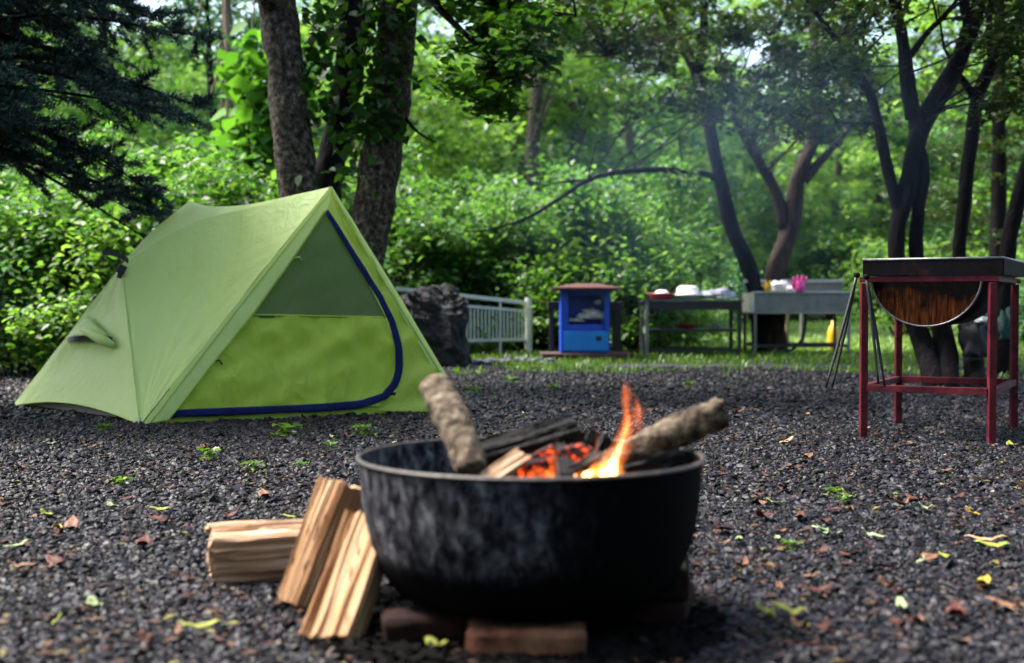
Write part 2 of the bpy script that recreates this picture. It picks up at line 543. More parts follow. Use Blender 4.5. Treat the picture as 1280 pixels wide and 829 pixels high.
# ------------------------------------------------------------------ tent
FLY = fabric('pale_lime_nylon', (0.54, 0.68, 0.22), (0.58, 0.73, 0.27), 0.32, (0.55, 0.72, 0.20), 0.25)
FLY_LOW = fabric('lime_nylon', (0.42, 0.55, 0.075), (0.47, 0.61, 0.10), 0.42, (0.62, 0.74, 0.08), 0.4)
MESHWIN = fabric('dark_mosquito_mesh', (0.115, 0.16, 0.072), (0.14, 0.19, 0.088), 0.4, (0.23, 0.34, 0.12), 0.3)
MESHWIN.node_tree.nodes['Principled BSDF'].inputs['Specular IOR Level'].default_value = 0.1
NAVY = pm('navy_zip_binding', [(0.3, (0.003, 0.006, 0.04)), (0.7, (0.006, 0.012, 0.085))], scale=30, rough=0.75, spec=0.15, bump=0.5, bscale=90, dist=0.004)
BLACK_WEB = pm('black_webbing', [(0.3, (0.006, 0.006, 0.008)), (0.7, (0.014, 0.014, 0.018))], scale=40, rough=0.5, bump=0.3)

tP = W(412, 234, 8.0)
tFL, tFR = G(175, 532), G(583, 516)
tBL = G(15, 509)
tBR = tFR + (tBL - tFL)
tJ = W(152, 331, 8.2)
tR = W(237, 251, 9.0)
tent = thing('tent', 'small lime green two person tent with dark mesh door and navy zip', 'tent', G(360, 510))
dn = (tFL - tP).cross(tFR - tP).normalized()
if dn.y > 0:
    dn = -dn

def lerp_path(pts, n):
    """n points evenly spread along a polyline of Vectors"""
    ds = [0.0]
    for a, b_ in zip(pts, pts[1:]):
        ds.append(ds[-1] + (b_ - a).length)
    out = []
    for k in range(n):
        s = ds[-1] * k / (n - 1)
        i = 0
        while i < len(pts) - 2 and ds[i + 1] < s:
            i += 1
        u = (s - ds[i]) / max(1e-9, ds[i + 1] - ds[i])
        out.append(pts[i].lerp(pts[i + 1], min(1, max(0, u))))
    return out

def wr(x, y, a=1.0):
    """crease field of the cloth, metres"""
    v = Vector((x * 0.012, y * 0.022, 0.0))
    q = noise.noise(v) * 0.55
    q += noise.noise(Vector((x * 0.02 + y * 0.035, (y - x * 0.6) * 0.011, 3.1))) * 0.55
    rg = noise.noise(Vector((x * 0.03 - y * 0.018, (y + x) * 0.013, 7.7)))
    q += (0.35 - abs(rg)) * 0.7
    return q * 0.015 * a

def door(x, y, off=0.0, a=1.0):
    p = ray_plane(x, y, tP, dn)
    return p + dn * (off + wr(x, y, a))

def px_ruled(left, right, nv, nu, off, a=1.0, fold=0.0):
    lp = lerp_path([Vector((x, y, 0)) for x, y in left], nv)
    rp = lerp_path([Vector((x, y, 0)) for x, y in right], nv)
    P = []
    for i in range(nv):
        row = []
        for j in range(nu):
            q = lp[i].lerp(rp[i], j / (nu - 1))
            e = math.sin(PI * j / (nu - 1)) * fold * math.sin(i * 0.9 + j * 0.15)
            row.append(door(q.x, q.y, off + e, a))
        P.append(row)
    return P

# door wall (whole front), then mesh window, lower door, sleeve and flap lying on it
MB().grid(px_ruled([(222, 510), (176, 531.8)], [(492, 494), (582, 516)], 8, 40, 0.002)).build('door_wall', FLY_LOW, tent, smooth=True)
MB().grid(px_ruled([(405, 264), (352, 332), (304, 398)], [(411, 264), (449, 333), (482, 398)], 24, 24, 0.006)).build('mesh_window', MESHWIN, tent, smooth=True)
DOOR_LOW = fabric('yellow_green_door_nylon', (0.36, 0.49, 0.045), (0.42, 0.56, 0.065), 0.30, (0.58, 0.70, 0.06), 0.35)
MB().grid(px_ruled([(308, 394), (262, 446), (206, 518)], [(480, 398), (499, 440), (497, 470), (472, 508)], 34, 44, 0.010, 2.4)).build('door_panel', DOOR_LOW, tent, smooth=True)
hem = MB(); hem.tube([door(x, 394 + (x - 318) * 0.02, 0.011) for x in range(312, 482, 6)], 0.006, 6)
hem.build('window_hem', DOOR_LOW, tent, smooth=True)
MB().grid(px_ruled([(412, 234.5), (293, 383), (176, 531.5)], [(410, 256), (358, 332), (314, 393), (266, 452), (210, 525)], 36, 8, 0.034, 0.5)).build('pole_sleeve', FLY, tent, smooth=True)
MB().grid(px_ruled([(412, 242), (428, 284), (470, 354), (494, 400), (502, 460), (492, 500), (470, 514)], [(412, 234.5), (440, 281), (476, 341), (512, 400), (545, 454), (566, 488), (583, 516)], 44, 12, 0.014, 1.0, 0.013)).build('side_flap', FLY_LOW, tent, smooth=True)
MB().grid(px_ruled([(410, 234.5), (490, 374), (572, 517)], [(414, 234.5), (500, 374), (583.5, 515.5)], 30, 4, 0.019, 0.5)).build('corner_seam', FLY, tent, smooth=True)
for pl_px, of_ in (([(410, 258), (358, 334), (314, 395), (266, 454), (211, 524)], 0.036), ([(409, 243), (299, 383), (186, 530)], 0.037), ([(415, 246), (440, 292), (478, 352), (514, 410), (547, 464), (574, 512)], 0.022)):
    pp_ = lerp_path([Vector((x, y, 0)) for x, y in pl_px], 34)
    sq = MB(); sq.tube([door(p.x, p.y, of_, 0.5) for p in pp_], 0.0028, 5)
    sq.build('stitched_seam', FLY_LOW, tent, smooth=True)
zp = [(407, 264), (422, 289), (450, 334), (473, 371), (490, 406), (497, 434), (498, 462), (493, 480), (479, 496), (450, 506), (403, 510), (328, 513), (262, 516), (225, 517), (211, 520)]
zw = [5, 6, 6.5, 7, 7.5, 8, 8.5, 10, 11, 11, 10, 10, 11, 11, 9]
zs = lerp_path([Vector((x, y, 0)) for x, y in zp], 60)
ws = [float(np.interp(k / 59 * 14, range(15), zw)) for k in range(60)]
rows = []
for k, p in enumerate(zs):
    tg = (zs[min(k + 1, 59)] - zs[max(k - 1, 0)]).normalized()
    nn = Vector((-tg.y, tg.x, 0))
    rows.append([door(p.x + nn.x * ws[k] * e * 0.55, p.y + nn.y * ws[k] * e * 0.46, 0.021 + 0.002 * (1 - e * e) + 0.004 * noise.noise(Vector((k * 0.4, e, 0)))) for e in (-1, -0.5, 0, 0.5, 1)])
MB().grid(rows).build('zip_binding', NAVY, tent, smooth=True, solid=0.003)
for (x, y) in ((366, 324), (267, 452)):
    m_ = MB(); m_.tube([door(x, y, 0.02), door(x + 6, y - 1, 0.032), door(x + 10, y + 4, 0.02)], 0.005, 6)
    m_.build('toggle', FLY if y < 400 else BLACK_WEB, tent, smooth=True)

# long side panel: ruled from the curved ridge seam down to the front corner
seam = [W(152, 331, 8.2), W(170, 320, 8.22), W(195, 303, 8.25), W(234, 282, 8.25), W(270, 269.5, 8.2), W(309, 261, 8.15), W(360, 248, 8.05), tP]
sm60 = lerp_path(smooth_path(seam, 48), 60)
sn = (tFL - tJ).cross(tP - tJ).normalized()
if sn.y > 0:
    sn = -sn
P = []
for i in range(50):
    v = i / 49
    row = []
    for j in range(60):
        u = j / 59
        p = sm60[j].lerp(tFL, v)
        belly = math.sin(PI * u) * math.sin(PI * min(1, v * 1.15)) * -0.03
        fan = math.sin(u * 46 + 3 * noise.noise(Vector((u * 3, v * 2, 0)))) * 0.009 * (v ** 2.2) * (1 - v)
        fan += noise.noise(Vector((u * 9, v * 2.2, 4))) * 0.018 * math.sin(PI * v)
        fan += (0.4 - abs(noise.noise(Vector((u * 7 + v * 5, v * 9 - u * 4, 2))))) * 0.02 * math.sin(PI * v) * u
        fan += math.sin(v * 60 + u * 8) * 0.0022 * max(0, 1 - abs(u - 0.9) / 0.12) * math.sin(PI * v)
        row.append(p + sn * (belly + fan))
    P.append(row)
MB().grid(P).build('side_panel', FLY, tent, smooth=True)
# top panel between the seam and the skyline
skyl = [W(152, 331, 8.22), W(163, 318, 8.5), W(190, 289, 8.8), tR, W(262, 259, 8.85), W(290, 262, 8.55), W(309, 260.3, 8.25), W(360, 247.4, 8.08), tP]
sk60 = lerp_path(smooth_path(skyl[:4], 20)[:-1] + smooth_path(skyl[3:], 30), 60)
P = [[sm60[j].lerp(sk60[j], i / 15) + Vector((0, 0, 0.025 * math.sin(PI * i / 15) * math.sin(PI * j / 59))) for j in range(60)] for i in range(16)]
MB().grid(P).build('top_panel', FLY, tent, smooth=True)
# end wall with a lifted hem
en = (tFL - tJ).cross(tBL - tJ).normalized()
if en.y > 0:
    en = -en
P = []
for i in range(36):
    v = i / 35
    row = []
    for j in range(36):
        u = j / 35
        bot = tBL.lerp(tFL, u) + Vector((0, 0, 0.075 * math.sin(PI * u) ** 0.8))
        p = tJ.lerp(bot, v)
        f = math.sin((u + 0.04) * 60) * 0.006 * (v ** 1.5) * (max(0, u - 0.72) * 3 + max(0, 0.2 - u) * 2.5)
        f += noise.noise(Vector((u * 5, v * 5, 9))) * 0.012 * math.sin(PI * v) - 0.03 * math.sin(PI * v) * math.sin(PI * u)
        row.append(p + en * f)
    P.append(row)
MB().grid(P).build('end_wall', FLY, tent, smooth=True)
hemb = MB(); hemb.tube([tBL.lerp(tFL, u / 20) + Vector((0, 0, 0.075 * math.sin(PI * u / 20) ** 0.8)) + en * 0.004 for u in range(21)], 0.005, 6)
hemb.build('hem', FLY, tent, smooth=True)
seamj = MB(); seamj.tube([tJ.lerp(tFL, k / 20) + (en + sn).normalized() * 0.006 for k in range(21)], 0.006, 6)
seamj.build('seam', FLY, tent, smooth=True)
# far sides, unseen from here but closing the shell
bk = MB()
bk.grid([[p.lerp(tBR, i / 6) - Vector((0, 0, 0.004)) for p in sk60[24:]] for i in range(7)])
for a_, b_, c_ in ((tJ, tR, tBL), (tR, tBR, tBL), (tP, tFR, tBR)):
    bk.add([a_, b_, c_], [(0, 1, 2)])
bk.build('back_wall', FLY, tent)
gsm = pm('grey_groundsheet', [(0.3, (0.012, 0.013, 0.012)), (0.7, (0.03, 0.03, 0.028))], scale=10, rough=0.6, bump=0.2)
gs = MB()
cc = (tFL + tFR + tBL + tBR) / 4
q = [cc.lerp(p, 0.955) for p in (tFL, tFR, tBR, tBL)]
gs.add([p + Vector((0, 0, 0.02)) for p in q] + [p + Vector((0, 0, 0.10)) - (p - cc) * 0.03 for p in q], [(0, 1, 5, 4), (1, 2, 6, 5), (2, 3, 7, 6), (3, 0, 4, 7), (3, 2, 1, 0)])
gs.build('groundsheet', gsm, tent)
# end vent: hood held open over a rolled flap
def endw(x, y, off=0.0):
    return ray_plane(x, y, tJ, en) + en * off
P = []
for i in range(10):
    v = i / 9
    a_, b_ = Vector((112, 396, 0)).lerp(Vector((83, 430, 0)), v), Vector((112, 396, 0)).lerp(Vector((140, 421, 0)), v)
    P.append([endw(*a_.lerp(b_, j / 9).xy, 0.012 + 0.085 * v ** 0.7 * math.sin(PI * (0.08 + 0.84 * j / 9)) * (0.9 if j < 5 else 0.8)) for j in range(10)])
vent = MB().grid(P).build('vent_hood', FLY, tent, smooth=True, solid=0.003)
MB().grid([[endw(86 + (142 - 86) * j / 5 + 0, y0 + (5 if j > 2 else 0) * (j - 2) / 3, 0.008) for j in range(6)] for y0 in (417, 428)]).build('vent_opening_shade', gsm, tent)  # dark sheet stands for the shade inside the vent
vr = MB(); vr.tube([endw(100, 413, 0.03), endw(112, 417, 0.05), endw(122, 420, 0.055), endw(134, 427, 0.045), endw(145, 433, 0.02)], [0.012, 0.022, 0.03, 0.036, 0.02], 10, 0.2, 3)
vr.build('rolled_flap', FLY, tent, smooth=True)
st_ = MB()
pj = [W(160, 326, 8.13), W(154, 322, 8.08), W(146, 318, 8.05), W(136, 316, 8.03), W(128, 315, 8.03)]
st_.grid([[p + Vector((0, 0, 0.016)), p - Vector((0, 0, 0.016))] for p in pj])
st_.build('strap', BLACK_WEB, tent, solid=0.006)
bu = MB(); bu.box(W(152, 337, 8.1), (0.05, 0.02, 0.06), (0.1, 0.5, 0.2)); bu.box(W(150, 343, 8.1), (0.03, 0.02, 0.05), (0.1, 0.3, 0.2))
bu.build('buckle', BLACK_WEB, tent, bevel=0.006)
pg = MB(); pg.tube([tFL + Vector((-0.01, -0.01, -0.03)), tFL + Vector((0.01, -0.03, 0.045))], 0.006, 8)
pg.build('peg', pm('steel_peg', [(0.3, (0.2, 0.2, 0.2)), (0.7, (0.4, 0.4, 0.4))], metal=1, rough=0.4), tent, smooth=True)

# ------------------------------------------------------------------ fire bowl with fire
IRON, t, b = nmat('sooty_iron')
L = t.links.new
tc = N(t, 'ShaderNodeTexCoord')
n1 = N(t, 'ShaderNodeTexNoise', Scale=19, Detail=12, Roughness=0.8, Distortion=0.3)
mp = N(t, 'ShaderNodeMapping'); mp.inputs['Scale'].default_value = (1.7, 1.7, 0.9)
L(tc.outputs['Object'], mp.inputs['Vector']); L(mp.outputs[0], n1.inputs['Vector'])
n2 = N(t, 'ShaderNodeTexNoise', Scale=2.1, Detail=2)
mp2 = N(t, 'ShaderNodeMapping'); mp2.inputs['Location'].default_value = (0.62, 0.3, 0.1); L(tc.outputs['Object'], mp2.inputs['Vector']); L(mp2.outputs[0], n2.inputs['Vector'])
ml = N(t, 'ShaderNodeMath', operation='MULTIPLY'); L(n1.outputs['Fac'], ml.inputs[0])
# ash smear lies on the left half of the flank, between rim and belly
sep = N(t, 'ShaderNodeSeparateXYZ'); L(tc.outputs['Object'], sep.inputs[0])
mxr = N(t, 'ShaderNodeMapRange'); mxr.interpolation_type = 'SMOOTHSTEP'; L(sep.outputs['X'], mxr.inputs['Value'])
mxr.inputs['From Min'].default_value = 0.22; mxr.inputs['From Max'].default_value = -0.08; mxr.inputs['To Min'].default_value = 0.60; mxr.inputs['To Max'].default_value = 1.0
mzr = N(t, 'ShaderNodeMapRange'); mzr.interpolation_type = 'SMOOTHSTEP'; L(sep.outputs['Z'], mzr.inputs['Value'])
mzr.inputs['From Min'].default_value = 0.08; mzr.inputs['From Max'].default_value = 0.19
m3 = N(t, 'ShaderNodeMath', operation='MULTIPLY'); L(mxr.outputs[0], m3.inputs[0]); L(mzr.outputs[0], m3.inputs[1])
L(m3.outputs[0], ml.inputs[1])
cr = ramp(t, [(0.34, (0.002, 0.002, 0.0026)), (0.43, (0.008, 0.008, 0.011)), (0.47, (0.022, 0.022, 0.028)), (0.54, (0.07, 0.07, 0.082)), (0.66, (0.25, 0.25, 0.265))])
L(ml.outputs[0], cr.inputs['Fac']); L(cr.outputs[0], b.inputs['Base Color'])
b.inputs['Roughness'].default_value = 0.75
b.inputs['Specular IOR Level'].default_value = 0.04
bp = N(t, 'ShaderNodeBump', Strength=0.4, Distance=0.006); L(n1.outputs['Fac'], bp.inputs['Height']); L(bp.outputs[0], b.inputs['Normal'])

BC = Vector((0.04, 2.78, 0.0))
RIM_Z, RIM_R = 0.365, 0.3735
bowl = thing('fire_bowl', 'big round black iron fire bowl with grey ash smears, standing on bricks', 'fire bowl', BC)
prof = [(0.0, 0.064), (0.19, 0.0645), (0.262, 0.070), (0.292, 0.084), (0.312, 0.108), (0.330, 0.142), (0.346, 0.182), (0.357, 0.225), (0.366, 0.28), (0.370, 0.335), (RIM_R, RIM_Z - 0.004)]
body_mb = MB(); body_mb.lathe(prof, BC, 96)
inner = [(r - 0.006 if r > 0.01 else 0, z + 0.006) for r, z in prof]
body_mb.lathe(inner[::-1], BC, 96)
body_mb.v = [(BC.x + (p[0] - BC.x) * q_, BC.y + (p[1] - BC.y) * q_, p[2]) for p in body_mb.v for q_ in (1 + 0.012 * noise.noise(Vector((p[0] * 7, p[1] * 7, p[2] * 7))) * min(1, max(0, (0.35 - p[2]) * 12)),)]
body_mb.build('bowl_shell', IRON, bowl, smooth=True)
rimm = pm('scorched_rim', [(0.3, (0.008, 0.006, 0.006)), (0.55, (0.03, 0.022, 0.018)), (0.75, (0.085, 0.06, 0.048))], scale=20, rough=0.55, bump=0.4)
rp = [(RIM_R - 0.001 + 0.0058 * math.cos(a), RIM_Z + 0.0052 * math.sin(a)) for a in [k * PI / 4 for k in range(9)]]
MB().lathe(rp, BC, 96).build('rim', rimm, bowl, smooth=True)

# embers
EMB, t, b = nmat('glowing_ember')
L = t.links.new
tc = N(t, 'ShaderNodeTexCoord')
n1 = N(t, 'ShaderNodeTexNoise', Scale=48, Detail=5, Roughness=0.7); L(tc.outputs['Object'], n1.inputs['Vector'])
vo = N(t, 'ShaderNodeTexVoronoi', Scale=30, feature='DISTANCE_TO_EDGE'); L(tc.outputs['Object'], vo.inputs['Vector'])
er = ramp(t, [(0.30, (1.0, 0.34, 0.05)), (0.38, (1.0, 0.10, 0.008)), (0.45, (0.35, 0.014, 0.0)), (0.52, (0.012, 0.0, 0.0))])
L(n1.outputs['Fac'], er.inputs['Fac'])
b.inputs['Base Color'].default_value = (0.012, 0.010, 0.010, 1)
b.inputs['Roughness'].default_value = 0.9
L(er.outputs[0], b.inputs['Emission Color']); b.inputs['Emission Strength'].default_value = 0.24
bp = N(t, 'ShaderNodeBump', Strength=0.8, Distance=0.01); L(vo.outputs['Distance'], bp.inputs['Height']); L(bp.outputs[0], b.inputs['Normal'])
CHAR = pm('charred_wood', [(0.35, (0.005, 0.005, 0.005)), (0.6, (0.014, 0.013, 0.013)), (0.78, (0.05, 0.05, 0.052)), (0.9, (0.16, 0.16, 0.165))], scale=22, rough=0.8, bump=1.0, bscale=40, dist=0.02, spec=0.25)
HOT, t, b = nmat('hot_charred_wood')
L = t.links.new
tc = N(t, 'ShaderNodeTexCoord')
n1 = N(t, 'ShaderNodeTexNoise', Scale=42, Detail=6, Roughness=0.7); L(tc.outputs['Object'], n1.inputs['Vector'])
er = ramp(t, [(0.32, (1.0, 0.22, 0.02)), (0.40, (0.9, 0.06, 0.004)), (0.46, (0.12, 0.004, 0.0)), (0.50, (0, 0, 0))])
L(n1.outputs['Fac'], er.inputs['Fac'])
b.inputs['Base Color'].default_value = (0.012, 0.011, 0.011, 1); b.inputs['Roughness'].default_value = 0.9
L(er.outputs[0], b.inputs['Emission Color']); b.inputs['Emission Strength'].default_value = 0.5

eb = MB()
P = []
for i in range(41):
    row = []
    for j in range(41):
        x, y = (j / 20 - 1) * 0.335, (i / 20 - 1) * 0.335
        r = math.hypot(x, y)
        if r > 0.335:
            x, y = x * 0.335 / r, y * 0.335 / r
            r = 0.335
        z = 0.235 + 0.055 * math.exp(-((x - 0.03) ** 2 + (y - 0.02) ** 2) / 0.03) + 0.016 * noise.noise(Vector((x * 22, y * 22, 0)))
        row.append(BC + Vector((x, y, z)))
    P.append(row)
ash = pm('grey_ash', [(0.3, (0.02, 0.018, 0.017)), (0.6, (0.06, 0.055, 0.05)), (0.8, (0.16, 0.15, 0.145))], scale=20, rough=0.95, bump=0.8)
eb.grid(P)
o = eb.build('ash_bed', ash, smooth=True, kind='stuff')
tag(o, 'bed of grey ash and soot inside the fire bowl', 'ash')

def lump(c, r, seed, flat=0.7, n=10, m=7):
    mb = MB()
    vs, fs = [], []
    for i in range(m + 1):
        th = PI * i / m
        for k in range(n):
            ph = 2 * PI * k / n
            d = Vector((math.sin(th) * math.cos(ph), math.sin(th) * math.sin(ph), math.cos(th)))
            q = r * (1 + 0.45 * noise.noise(d * 1.6 + Vector((seed, 0, 0))) + 0.2 * noise.noise(d * 4 + Vector((0, seed, 0))))
            vs.append(Vector(c) + Vector((d.x * q, d.y * q, d.z * q * flat)))
    for i in range(m):
        for k in range(n):
            k2 = (k + 1) % n
            fs.append((i * n + k, (i + 1) * n + k, (i + 1) * n + k2, i * n + k2))
    return mb.add(vs, fs)

for k in range(46):
    a_, q_ = rnd.uniform(0, 2 * PI), abs(rnd.gauss(0, 0.11))
    hot = q_ < 0.17
    c = BC + Vector((0.05 + q_ * math.cos(a_) * 1.2, q_ * math.sin(a_) - 0.03, 0.292 + rnd.uniform(-.012, .02) - q_ * 0.16))
    o = lump(c, rnd.uniform(0.015, 0.03), k * 3.3).build('ember', (EMB if k % 2 else HOT) if hot else CHAR, base=c)
    tag(o, 'glowing orange ember in the heart of the fire' if hot else 'black burnt out coal lying at the edge of the fire', 'ember', 'embers in the fire bowl')

def stick(name, label, pts, radii, m, seed, rough=0.3, sides=16, base=None):
    mb = MB()
    limb(mb, pts, radii, 26, sides, rough, seed)
    P0 = Vector(pts[0])
    o = mb.build(name, m, base=P0, smooth=True)
    return tag(o, label, 'log')

LOGBARK = pm('weathered_log_bark', [(0.36, (0.012, 0.009, 0.007)), (0.46, (0.06, 0.042, 0.028)), (0.56, (0.13, 0.10, 0.07)), (0.70, (0.24, 0.20, 0.15))], scale=34, rough=0.85, bump=1.0, bscale=50, dist=0.02, spec=0.2, detail=8)
stick('log', 'short grey log propped upright against the inside of the fire bowl',
      [W(592, 592, 2.58), W(575, 545, 2.66), W(556, 506, 2.74), W(545, 484, 2.80)], [0.033, 0.036, 0.038, 0.036], LOGBARK, 2, 0.16, 20)
# charred foot of that log
stick('log', 'grey brown log sticking out over the fire bowl rim with a knobbly end',
      [W(745, 590, 2.86), W(800, 562, 2.86), W(850, 537, 2.87), W(903, 516, 2.88)], [0.03, 0.034, 0.038, 0.036], LOGBARK, 9, 0.2, 20)
knob = [o for o in bpy.data.objects if o.name == 'log.001'][0]
kb = MB(); limb(kb, [W(878, 520, 2.85), W(895, 510, 2.85), W(905, 503, 2.85)], [0.018, 0.014, 0.009], 8, 8, 0.3, 4)
kb.build('knot', LOGBARK, knob, smooth=True)

def split_piece(name, label, cat, a, b_, w, h, m, seed, roll=0.0, sides=26, group=None, ragged=0.006, twist=0.0, trap=1.0):
    """split wood: rough cross-section drawn out along its own length (local Z)"""
    r_ = random.Random(seed)
    a, b_ = Vector(a), Vector(b_)
    ln = (b_ - a).length
    sec = []
    for (x0, y0), (x1, y1) in zip(((-w * trap, -h), (w * trap, -h), (w, h), (-w, h)), ((w * trap, -h), (w, h), (-w, h), (-w * trap, -h))):
        for k in range(sides // 2):
            u = k / (sides // 2)
            sec.append((x0 + (x1 - x0) * u, y0 + (y1 - y0) * u))
    ns = len(sec)
    off = [(r_.gauss(0, ragged), r_.gauss(0, ragged)) for _ in sec]
    vs, fs = [], []
    nz_ = 14
    for i in range(nz_ + 1):
        u = i / nz_
        tw = twist * (u - 0.5)
        for k, (x, y) in enumerate(sec):
            dx = off[k][0] * (0.6 + 0.5 * math.sin(u * 5 + k * 1.7)) + ragged * 0.9 * noise.noise(Vector((k * 0.9, u * 2.2, seed)))
            dy = off[k][1] + ragged * 0.9 * noise.noise(Vector((k * 0.9, u * 2.2, seed + 9)))
            x2, y2 = x / 2 + dx, y / 2 + dy
            c_, s_ = math.cos(tw), math.sin(tw)
            zz = ln * u + (r_.gauss(0, ragged * 1.1) if i in (0, nz_) else 0)
            vs.append((x2 * c_ - y2 * s_, x2 * s_ + y2 * c_, zz))
    for i in range(nz_):
        for k in range(ns):
            k2 = (k + 1) % ns
            fs.append((i * ns + k, i * ns + k2, (i + 1) * ns + k2, (i + 1) * ns + k))
    fs.append(tuple(range(ns))[::-1]); fs.append(tuple(nz_ * ns + k for k in range(ns)))
    o = MB().add(vs, fs).build(name, m)
    for _ in range(9 if w > 0.08 else 0):
        x = r_.uniform(-0.5, 0.5) * w; sd_ = r_.choice((-1, 1)); z0_ = r_.uniform(0.05, 0.75) * ln; l_ = r_.uniform(0.03, 0.10)
        y = sd_ * h * 0.5
        sp_ = MB().tube([(x, y - sd_ * 0.004, z0_), (x + r_.gauss(0, .002), y + sd_ * 0.003, z0_ + l_ * 0.6), (x + r_.gauss(0, .004), y + sd_ * r_.uniform(0.004, 0.010), z0_ + l_)], [0.003, 0.0025, 0.0006], 5)
        me_ = bpy.data.meshes.new('splinter'); me_.from_pydata(sp_.v, [], sp_.f)
        so = link('splinter', me_, m, o, Vector((0, 0, 0)))
    q = (b_ - a).to_track_quat('Z', 'Y') @ Euler((0, 0, roll)).to_quaternion()
    o.matrix_world = Matrix.Translation(a) @ q.to_matrix().to_4x4()
    return tag(o, label, cat, group)

WOOD = pm('fresh_split_wood', [(0.30, (0.12, 0.055, 0.025)), (0.40, (0.31, 0.18, 0.10)), (0.55, (0.52, 0.35, 0.23)), (0.74, (0.66, 0.49, 0.35))], scale=42, rough=0.8, bump=1.0, bscale=95, stretch=(1, 1, 0.07), dist=0.012, spec=0.15, detail=10)
WOOD2 = pm('split_wood_orange', [(0.30, (0.10, 0.042, 0.018)), (0.41, (0.25, 0.13, 0.06)), (0.55, (0.41, 0.245, 0.135)), (0.74, (0.54, 0.375, 0.24))], scale=38, rough=0.8, bump=1.0, bscale=90, stretch=(1, 1, 0.07), dist=0.012, spec=0.15, detail=10)

split_piece('charred_log', 'thick black charred log lying across the glowing embers', 'log', W(596, 582, 2.80), W(722, 546, 2.86), 0.085, 0.075, CHAR, 5, 0.4, ragged=0.004)
split_piece('charred_log', 'burning log glowing red beneath the black charred log', 'log', W(648, 592, 2.70), W(735, 572, 2.76), 0.05, 0.05, HOT, 8, 0.2, ragged=0.004)
split_piece('charred_log', 'small black charred log standing behind the flames', 'log', W(735, 585, 2.98), W(752, 545, 3.0), 0.06, 0.05, CHAR, 18, 0.2, ragged=0.004)
split_piece('charred_log', 'charred billet standing on edge in front of the embers left of the flames', 'log', W(632, 598, 2.66), W(690, 566, 2.74), 0.028, 0.03, HOT, 61, 0.9, ragged=0.004)
split_piece('charred_log', 'burnt through stub crossing the embers below the tall flame', 'log', W(708, 600, 2.60), W(700, 560, 2.80), 0.026, 0.022, CHAR, 71, 0.3, ragged=0.003)
split_piece('charred_log', 'charred branch end lying under the knobbly grey log', 'log', W(775, 594, 2.74), W(850, 574, 2.80), 0.04, 0.035, CHAR, 81, 0.3, ragged=0.004)
split_piece('wood_splint', 'pale split wood beside the foot of the upright log in the bowl', 'firewood', W(608, 600, 2.56), W(652, 570, 2.66), 0.035, 0.02, WOOD, 15, 0.5, ragged=0.002)
split_piece('wood_splint', 'thin ash grey splint lying among the flames', 'firewood', W(712, 590, 2.62), W(748, 568, 2.7), 0.014, 0.012, ash, 25, 0.5, ragged=0.002)

# flames: hot gas, so light comes from inside the volume
def flame_mat(name, col, strength):
    m = bpy.data.materials.new(name); m.use_nodes = True
    t = m.node_tree; t.nodes.remove(t.nodes['Principled BSDF'])
    e = t.nodes.new('ShaderNodeEmission'); e.inputs['Color'].default_value = (*col, 1)
    tc = N(t, 'ShaderNodeTexCoord'); mp = N(t, 'ShaderNodeMapping'); mp.inputs['Scale'].default_value = (1, 1, 0.28); mp.inputs['Rotation'].default_value = (0, 0.15, 0)
    nz = N(t, 'ShaderNodeTexNoise', Scale=45, Detail=1); t.links.new(tc.outputs['Object'], mp.inputs[0]); t.links.new(mp.outputs[0], nz.inputs['Vector'])
    mr = N(t, 'ShaderNodeMapRange'); mr.inputs['From Min'].default_value = 0.36; mr.inputs['From Max'].default_value = 0.66; mr.inputs['To Min'].default_value = 0.08 * strength; mr.inputs['To Max'].default_value = 1.9 * strength
    t.links.new(nz.outputs['Fac'], mr.inputs['Value']); t.links.new(mr.outputs[0], e.inputs['Strength'])
    try:
        m.cycles.volume_step_rate = 0.5
    except Exception:
        pass
    t.links.new(e.outputs[0], t.nodes['Material Output'].inputs['Volume'])
    return m
FL_OUT = flame_mat('flame_outer_gas', (1.0, 0.19, 0.035), 5.5)
FL_MID = flame_mat('flame_middle_gas', (1.0, 0.30, 0.05), 26)
FL_IN = flame_mat('flame_inner_gas', (1.0, 0.55, 0.16), 90)
fire = thing('campfire', 'orange campfire flames licking up from the embers in the fire bowl', 'fire', BC + Vector((0.1, -0.06, 0.29)))
def tongue(path, radii, m, seed):
    mb = MB(); limb(mb, path, radii, 22, 12, 0.25, seed)
    return mb.build('flame', m, fire, smooth=True)
FD = 2.68
tall = [W(770, 598, FD), W(768, 575, FD), W(776, 550, FD), (W(790, 522, FD)), W(787, 500, FD), W(779, 480, FD)]
tongue([W(774, 585, FD + .02), W(784, 560, FD + .02), W(796, 535, FD + .02), W(800, 515, FD + .02), W(797, 500, FD + .02)], [0.008, 0.011, 0.010, 0.007, 0.001], FL_OUT, 8)
tongue([W(778, 560, FD), W(783, 525, FD), W(780, 500, FD), W(782, 468, FD)], [0.005, 0.008, 0.007, 0.001], FL_OUT, 12)
tongue(tall, [0.014, 0.018, 0.015, 0.017, 0.014, 0.002], FL_OUT, 1)
tongue([W(790, 530, FD), W(795, 512, FD), W(790, 492, FD), W(784, 476, FD)], [0.004, 0.009, 0.008, 0.001], FL_OUT, 6)
tongue([W(768, 598, FD), W(767, 578, FD), W(774, 556, FD), W(785, 530, FD), W(787, 512, FD)], [0.010, 0.0095, 0.0065, 0.005, 0.001], FL_MID, 2)
tongue([W(765, 600, FD), W(765, 586, FD), W(770, 570, FD), W(778, 550, FD)], [0.012, 0.011, 0.007, 0.002], FL_IN, 3)
